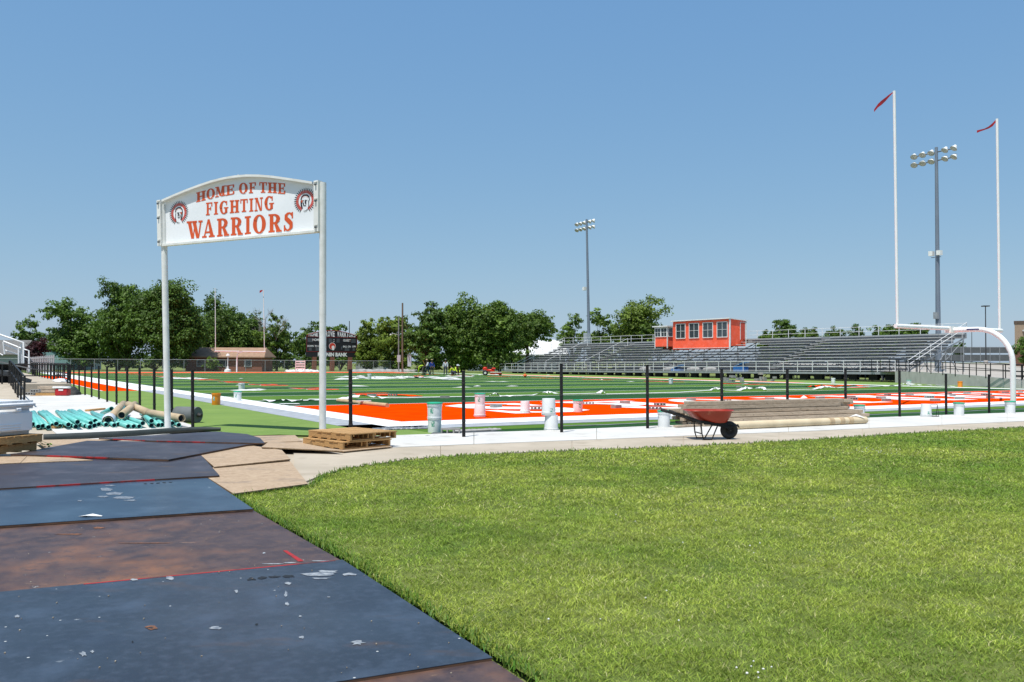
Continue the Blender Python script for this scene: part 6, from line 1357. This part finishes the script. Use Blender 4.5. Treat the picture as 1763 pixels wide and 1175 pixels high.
# ================================================================== TREES
bark = M('bark', (.085, .06, .04), .95, (.05, .036, .025), 6, 6, bump=.5, stretch=(3, 3, .6))
lf_dark = leafmat('leaf dark green', (.105, .185, .024), (.062, .118, .017))
lf_mid = leafmat('leaf mid green', (.13, .21, .026), (.075, .135, .018))
lf_lite = leafmat('leaf yellow green', (.18, .25, .030), (.10, .16, .020))
lf_red = leafmat('leaf maroon', (.075, .018, .022), (.030, .008, .012))
def tree(px0, px1, top, Y, mat, label, cat='tree', trunk=.12, base=None, lobes=22, leaf=.36, dens=1.0, seed=0, open_=.0, group=None, tr=None, cz_=.0, name='broadleaf_tree'):
    rg = np.random.default_rng(seed+100); a = P(px0, 630, Y); b = P(px1, 630, Y); cx = (a.x+b.x)/2; Wd = b.x-a.x; zt_ = P((px0+px1)/2, top, Y).z; gz = base or 0.0; H_ = zt_-gz
    o = E(name, (cx, Y, gz), label, cat, group)
    tz = H_*trunk; rx = Wd/2; rzz = (H_-tz)/2; c0 = np.array([0, 0, tz+rzz])
    Cs = []
    for i in range(lobes):
        for _ in range(40):
            d = rg.normal(size=3); d /= np.linalg.norm(d); r = rg.uniform(.50, .78) if i > lobes//5 else rg.uniform(0, .4)
            p = d*r
            if p[2] < -.85 and rg.random() < .5: continue
            break
        s = rg.uniform(.36, .56)*(1-.25*open_); Cs.append((c0+p*np.array([rx*.98, rx*.85, rzz*.98]), s*min(rx, rzz*1.25)))
    # lobes that reach the four bounds
    V = []; Fc = []; T = []; nv = 0
    vs_all = []; tint_all = []
    for (c, r) in Cs:
        cnt = int(dens*(r*r*12.6)/(leaf*leaf)*1.7); 
        if cnt < 5: continue
        K_ = max(8, int(cnt/34)); kc = rg.normal(size=(K_, 3)); kc /= np.linalg.norm(kc, axis=1)[:, None]; kc *= rg.uniform(.35, 1.02, K_)[:, None]; pick = rg.integers(0, K_, cnt); ktint = rg.uniform(.8, 1.2, K_)
        off_ = rg.normal(size=(cnt, 3)); off_ /= np.linalg.norm(off_, axis=1)[:, None]; off_ *= (rg.uniform(0, 1, cnt)**.5)[:, None]*.42; off_[:, 2] *= .62
        p = c+(kc[pick]+off_)*r*np.array([1.0, 1.0, .86]); dd_ = off_/.42
        nrm_ = dd_*.9+kc[pick]*.35+rg.normal(size=(cnt, 3))*.45+np.array([0, 0, .55]); nrm_ /= np.linalg.norm(nrm_, axis=1)[:, None]
        t = np.cross(nrm_, rg.normal(size=(cnt, 3))); t /= np.linalg.norm(t, axis=1)[:, None]; bt_ = np.cross(nrm_, t); s = leaf*rg.uniform(.6, 1.35, cnt)[:, None]
        q = np.stack([p-t*s*.5, p-bt_*s*.32+t*s*.05, p+t*s*.55, p+bt_*s*.32], axis=1)
        vs_all.append(q.reshape(-1, 3)); lt_ = rg.uniform(.72, 1.25); tint_all.append(np.repeat(lt_*ktint[pick]*rg.uniform(.8, 1.2, cnt), 4))
    q = np.concatenate(vs_all); tt = np.concatenate(tint_all); n = len(q)//4
    for ax_, lo_, hi_ in ((0, -rx*1.04, rx*1.04), (1, -rx*.8, rx*.8), (2, tz*.75, H_*1.0)):   # fill the crown's measured extent
        a1, a2 = np.percentile(q[:, ax_], (.4, 99.7)); sc_ = (hi_-lo_)/(a2-a1)
        q[:, ax_] = lo_+(q[:, ax_]-a1)*sc_
        Cs = [(np.array([(c[j]-a1)*sc_+lo_ if j == ax_ else c[j] for j in range(3)]), r) for c, r in Cs]
    low = q[:, 2].reshape(-1, 4).min(axis=1) > .25; keep = np.repeat(low, 4); q = q[keep]; tt = tt[keep]; n = len(q)//4
    me = bpy.data.meshes.new('crown'); me.vertices.add(4*n); me.vertices.foreach_set('co', q.astype('f').ravel()); me.loops.add(4*n); me.loops.foreach_set('vertex_index', np.arange(4*n, dtype='i')); me.polygons.add(n); me.polygons.foreach_set('loop_start', np.arange(0, 4*n, 4, dtype='i')); me.update(calc_edges=True)
    at = me.color_attributes.new('tint', 'FLOAT_COLOR', 'POINT'); cc = np.ones((4*n, 4), 'f'); cc[:, 0] = tt*(1+.12*(tt-1)); cc[:, 1] = tt; cc[:, 2] = tt; at.data.foreach_set('color', cc.ravel())
    cr = bpy.data.objects.new('crown', me); COL.objects.link(cr); cr.parent = o; me.materials.append(mat)
    mb = MB(); tr_ = tr or max(.12, Wd*.028); mb.tube([(0, 0, -.2), (rg.uniform(-.2, .2), 0, tz*.7), (rg.uniform(-.3, .3), 0, tz+rzz*.6), (rg.uniform(-.3, .3), 0, tz+rzz*1.3)], [tr_*1.25, tr_, tr_*.65, tr_*.25], 8)
    for (c, r) in Cs[:14]: mb.tube([(0, 0, tz*rg.uniform(.7, 1.1)), tuple((np.array([0, 0, tz])+c)*.5+np.array([0, 0, .3])), tuple(c)], [tr_*.5, tr_*.3, tr_*.08], 5, caps=False)
    mb.build('trunk', bark, o); return o
TR = [
 (18, 70, 543, 150, lf_dark, 'small dark green tree at the far left behind the maroon tree', dict(seed=1, lobes=16)),
 (34, 82, 583, 112, lf_red, 'maroon leaved tree beside the left bleacher stairs', dict(seed=2, lobes=14, leaf=.18, trunk=.05)),
 (66, 118, 566, 165, lf_mid, 'mid green tree behind the teal house', dict(seed=3, lobes=14, trunk=.05)),
 (84, 192, 519, 146, lf_dark, 'open crowned tree with sky gaps left of the biggest tree', dict(seed=4, lobes=26, dens=.7, open_=.6, trunk=.12)),
 (168, 268, 489, 140, lf_dark, 'left half of the tallest dark tree pair, left of the sign', dict(seed=5, lobes=44, trunk=.10)),
 (232, 348, 486, 137, lf_dark, 'tallest broad dark green tree right behind the left sign pole', dict(seed=6, lobes=50, trunk=.10)),
 (322, 424, 513, 150, lf_dark, 'large dark tree behind the left upright of the far goalpost', dict(seed=7, lobes=38, trunk=.10)),
 (398, 468, 540, 155, lf_dark, 'dark tree between the two uprights of the far goalpost', dict(seed=8, lobes=28, dens=.9, open_=.2)),
 (440, 512, 543, 150, lf_mid, 'thin tree right of the far goalpost', dict(seed=9, lobes=18, dens=.8, open_=.4)),
 (498, 556, 556, 168, lf_dark, 'dark tree left of the right sign pole behind the scoreboard', dict(seed=10, lobes=16)),
 (545, 600, 556, 175, lf_dark, 'small tree rising behind the middle of the scoreboard', dict(seed=11, lobes=12)),
 (608, 672, 552, 156, lf_lite, 'bright yellow green tree just right of the scoreboard', dict(seed=12, lobes=22, trunk=.08)),
 (645, 712, 546, 152, lf_lite, 'bright yellow green tree behind the utility poles', dict(seed=13, lobes=24, trunk=.08)),
 (698, 768, 523, 140, lf_dark, 'dark tree right beside the wooden utility pole', dict(seed=14, lobes=34, trunk=.08)),
 (742, 842, 515, 142, lf_mid, 'large rounded tree behind the standing workers', dict(seed=15, lobes=48, trunk=.08)),
 (815, 905, 522, 140, lf_mid, 'large rounded tree behind the red mower', dict(seed=16, lobes=44, trunk=.10)),
 (862, 952, 538, 158, lf_mid, 'spreading tree above the white metal roof', dict(seed=17, lobes=30, trunk=.48)),
 (960, 1012, 540, 178, lf_mid, 'tree behind the left end of the bleachers', dict(seed=18, lobes=16, dens=.75, open_=.4)),
 (1004, 1066, 533, 172, lf_mid, 'tree behind the left stadium light pole', dict(seed=19, lobes=18, dens=.8, open_=.3)),
 (1058, 1158, 515, 165, lf_lite, 'tall pale green tree left of the press box', dict(seed=20, lobes=30, dens=.8, open_=.3)),
 (1088, 1130, 556, 160, lf_mid, 'low tree in front of the tall pale tree left of the press box', dict(seed=30, lobes=12)),
 (1326, 1380, 552, 190, lf_dark, 'dark tree top above the back rail right of the press box', dict(seed=21, dens=1.5, lobes=24)),
 (1305, 1345, 570, 200, lf_mid, 'low green tree top at the right side of the press box', dict(seed=22, dens=1.5, lobes=20)),
 (1368, 1412, 566, 205, lf_mid, 'low tree top right of the dark tree over the back rail', dict(seed=23, dens=1.5, lobes=22)),
 (1408, 1458, 564, 210, lf_mid, 'low tree top over the middle of the right bleacher rail', dict(seed=24, dens=1.5, lobes=24)),
 (1450, 1508, 562, 210, lf_dark, 'low tree top just left of the near goalpost upright', dict(seed=25, dens=1.5, lobes=24)),
 (1500, 1552, 561, 205, lf_dark, 'low tree top behind the left upright of the near goalpost', dict(seed=26, dens=1.5, lobes=24)),
 (1548, 1596, 558, 200, lf_dark, 'low tree top between the upright and the tall light pole', dict(seed=27, dens=1.5, lobes=24)),
 (1628, 1662, 590, 160, lf_dark, 'dark bush behind the bleacher end supports', dict(seed=28, lobes=10, base=1.9)),
 (1749, 1800, 578, 112, lf_dark, 'leafy tree in front of the brick building at the right edge', dict(seed=29, lobes=14, leaf=.2, trunk=.2, base=.9)),
]
for a in TR: tree(*a[:6], **a[6])
# low shrubs along the far fence so the trunks stand in shade and leaves
for i, (x0, x1, tp, Y, lab) in enumerate(((352, 384, 615, 137, 'round green shrub before the ranch house'), (624, 652, 618, 158, 'shrub beside the white roofed house'), (832, 858, 612, 150, 'yellowish shrub left of the metal roofed building'), (176, 236, 606, 150, 'dark hedge under the tallest trees, left part'), (236, 300, 606, 150, 'dark hedge under the tallest trees, right part'), (470, 520, 606, 156, 'dark shrub left of the scoreboard'), (760, 812, 604, 152, 'dark shrub mass behind the standing workers'), (110, 176, 604, 152, 'dark hedge under the open crowned tree'), (300, 352, 604, 150, 'dark hedge beside the ranch house, left of it'), (455, 480, 600, 152, 'dark shrub at the right end of the ranch house'), (520, 560, 604, 158, 'dark shrub seen beside the right sign pole'), (660, 700, 604, 152, 'dark shrub at the foot of the utility poles'), (700, 765, 600, 150, 'wide dark shrub behind the bending worker'), (560, 612, 606, 162, 'green shrub between the scoreboard pillars'), (868, 905, 606, 165, 'small shrub against the metal roofed building'))):
    tree(x0, x1, tp, Y, lf_dark if i > 2 else lf_mid, lab, 'shrub', trunk=.02, lobes=12, seed=60+i, name='shrub')
# bare grey branches in the crown right of the far goalpost
rb = random.Random(5); mb = MB(); b0 = P(468, 640, 149); b0.z = 0
def branch(p, d, L_, r, lv):
    q = p+d*L_; mb.tube([p, q], [r, r*.6], 4, caps=False)
    if lv == 0: return
    for k in range(3):
        a = rb.uniform(0, 6.28); dd = (d+Vector((math.cos(a), math.sin(a), rb.uniform(-.1, .5)))*.6).normalized(); branch(p+d*L_*rb.uniform(.5, 1), dd, L_*.62, r*.55, lv-1)
branch(b0, Vector((0, 0, 1)), 5.2, .16, 5)
tag(mb.build('bare_tree', M('dead wood', (.30, .27, .25), .9), world=True, loc=b0), 'bare grey leafless tree between the far goalpost and the sign', 'tree')

# ================================================================== GRASS BLADES
def inside(px_, py_, poly):
    r = np.zeros(len(px_), bool); n = len(poly); j = n-1
    for i in range(n):
        xi, yi = poly[i][0], poly[i][1]; xj, yj = poly[j][0], poly[j][1]
        c = ((yi > py_) != (yj > py_)) & (px_ < (xj-xi)*(py_-yi)/(yj-yi+1e-12)+xi); r ^= c; j = i
    return r
def vnoise(x, y, s, seed):
    g = np.random.default_rng(seed).random((64, 64)); X = x/s; Y_ = y/s; xi = np.floor(X).astype(int); yi = np.floor(Y_).astype(int); fx = X-xi; fy = Y_-yi; fx = fx*fx*(3-2*fx); fy = fy*fy*(3-2*fy)
    a = g[xi % 64, yi % 64]; b = g[(xi+1) % 64, yi % 64]; c = g[xi % 64, (yi+1) % 64]; d = g[(xi+1) % 64, (yi+1) % 64]
    return (a*(1-fx)+b*fx)*(1-fy)+(c*(1-fx)+d*fx)*fy
def grass(name, polys, bands, label, hmul=1.0):
    allq = []; cols = []
    for (y0, y1, dn_, wd, ht) in bands:
        x0, x1 = -.40*y1-1, .62*y1+2; A = (x1-x0)*(y1-y0); n = int(A*dn_); x = RNG.uniform(x0, x1, n); y = RNG.uniform(y0, y1, n)
        k = inside(x, y, polys) & (x < .62*y+1.6) & (x > -.5*y-2); x = x[k]; y = y[k]; n = len(x)
        big = vnoise(x, y, 1.9, 1)*.6+vnoise(x, y, .55, 2)*.4; clump = vnoise(x, y, .09, 3); k = RNG.random(n) < (.35+.95*clump); x = x[k]; y = y[k]; big = big[k]; clump = clump[k]; n = len(x)
        tuft = vnoise(x, y, .5, 5); h = ht*hmul*RNG.uniform(.5, 1.3, n)*(.55+.6*clump+.35*tuft); a = RNG.uniform(0, 2*pi, n); lean_ = RNG.uniform(.6, 2.3, n)*h; w_ = wd*RNG.uniform(.6, 1.4, n)
        dx, dy = np.cos(a), np.sin(a); b = RNG.uniform(0, 2*pi, n); sx, sy = np.cos(b), np.sin(b)
        z0 = np.full(n, .010)
        p0 = np.stack([x-sx*w_/2, y-sy*w_/2, z0], 1); p1 = np.stack([x+sx*w_/2, y+sy*w_/2, z0], 1)
        p2 = np.stack([x+sx*w_*.42+dx*lean_*.45, y+sy*w_*.42+dy*lean_*.45, z0+h*.62], 1); p3 = np.stack([x-sx*w_*.42+dx*lean_*.45, y-sy*w_*.42+dy*lean_*.45, z0+h*.62], 1)
        p4 = np.stack([x+dx*lean_, y+dy*lean_, z0+h*RNG.uniform(.75, 1.05, n)], 1)
        allq.append(np.stack([p0, p1, p2, p3, p4], 1).reshape(-1, 3))
        tone = RNG.random(n); straw_ = (RNG.random(n) < (.03+.16*np.clip(big-.35, 0, 1)))
        lush = np.array([.130, .245, .024]); yel = np.array([.38, .435, .070]); st = np.array([.58, .54, .26])
        mixv = np.clip((big-.5)*1.3+.62+(tone-.5)*.6, 0, 1)[:, None]; c = lush*(1-mixv)+yel*mixv; c[straw_] = st*RNG.uniform(.7, 1.15, straw_.sum())[:, None]; c *= RNG.uniform(.5, 1.5, n)[:, None]*(.82+.4*vnoise(x, y, .22, 7))[:, None]
        cols.append(np.repeat(c, 5, axis=0))
    q = np.concatenate(allq).astype('f'); c = np.concatenate(cols).astype('f'); n = len(q)//5
    me = bpy.data.meshes.new(name); me.vertices.add(5*n); me.vertices.foreach_set('co', q.ravel())
    base = np.arange(n)[:, None]*5; li = np.concatenate([base+np.array([0, 1, 2, 3]), base+np.array([3, 2, 4])], 1).astype('i').ravel()
    me.loops.add(7*n); me.loops.foreach_set('vertex_index', li); me.polygons.add(2*n); ls = np.stack([np.arange(n)*7, np.arange(n)*7+4], 1).astype('i').ravel(); me.polygons.foreach_set('loop_start', ls); me.update(calc_edges=True)
    at = me.color_attributes.new('tint', 'FLOAT_COLOR', 'POINT'); cc = np.ones((5*n, 4), 'f'); cc[:, :3] = c; at.data.foreach_set('color', cc.ravel())
    o = bpy.data.objects.new(name, me); COL.objects.link(o); me.materials.append(leafmat('grass blade', (1, 1, 1), (.86, .9, .8))); tag(o, label, 'grass', kind='stuff'); return o, n
gpoly = [(p.x, p.y) for p in lawn_poly]
_, ng = grass('lawn_grass', gpoly, [(2.0, 6.0, 12000, .0036, .023), (6.0, 9.0, 7500, .0046, .024), (9.0, 13.0, 3700, .0070, .026), (13.0, 24.0, 1500, .012, .030)], 'mown green lawn filling the foreground right of the mats')
# longer tufts along the edges of mats, plywood and path
rt = random.Random(8); edge = [(p.x, p.y) for p in [G(925,1178), G(845,1128), G(590,962), G(436,878), G(402,857), G(470,850), G(533,841), G(552,822), G(600,808), G(700,793), G(800,785), G(1000,776.5), G(1200,769), G(1400,758), G(1600,745), G(1763,737)]]
xs = []; 
tv = []; tf = []; tc = []
for (a, b) in zip(edge, edge[1:]):
    L_ = math.hypot(b[0]-a[0], b[1]-a[1]); 
    far_ = a[1] > 12
    for k in range(int(L_*(260 if not far_ else 70))):
        t = rt.random(); x = a[0]+(b[0]-a[0])*t+rt.gauss(.02, .035); y = a[1]+(b[1]-a[1])*t+rt.gauss(-.02, .035); h = rt.uniform(.022, .055)*(1.6 if rt.random() < .06 else 1); an = rt.uniform(0, 6.28); s = .004 if not far_ else .008; ln_ = rt.uniform(.2, 1.1)*h; i0 = len(tv)
        bx, by = math.cos(an+1.57)*s, math.sin(an+1.57)*s; dx, dy = math.cos(an)*ln_, math.sin(an)*ln_
        tv += [(x-bx, y-by, .01), (x+bx, y+by, .01), (x+bx*.8+dx*.5, y+by*.8+dy*.5, .01+h*.65), (x-bx*.8+dx*.5, y-by*.8+dy*.5, .01+h*.65), (x+dx, y+dy, .01+h*.95)]; tf += [(i0, i0+1, i0+2, i0+3), (i0+3, i0+2, i0+4)]
        m_ = rt.random()*.7; col = [(.09*(1-m_)+.26*m_)*rt.uniform(.7, 1.2), (.19*(1-m_)+.33*m_)*rt.uniform(.8, 1.15), .03, 1]; tc += col*5
me = bpy.data.meshes.new('edge_grass'); me.from_pydata(tv, [], tf); at = me.color_attributes.new('tint', 'FLOAT_COLOR', 'POINT'); at.data.foreach_set('color', tc); me.materials.append(MATS['grass blade'])
eo = bpy.data.objects.new('edge_grass', me); COL.objects.link(eo); tag(eo, 'longer grass tufts fringing the lawn along the mats and the path', 'grass', kind='stuff')
cf_ = MB(); rc_ = random.Random(31)
for cx_, cy_, sx_, sy_, n_ in ((1300, 1152, 60, 18, 9), (1500, 776, 70, 6, 40), (1330, 790, 200, 12, 14), (1290, 905, 200, 60, 10), (1080, 1060, 180, 60, 5)):
    for k in range(n_):
        p = G(rc_.gauss(cx_, sx_*.5), rc_.gauss(cy_, sy_*.5), .035); r_ = rc_.uniform(.0045, .0075)
        cf_.lathe([(0, r_), (r_*.8, r_*.6), (r_, 0), (r_*.6, -r_*.7), (0, -r_)], p, 6)
tag(cf_.build('clover_flowers', M('clover white', (.75, .75, .70), .8)), 'tiny white clover flowers dotted over the lawn', 'flowers', kind='stuff')
print('blades', ng, 'objects', len(bpy.data.objects), 'bwidth')
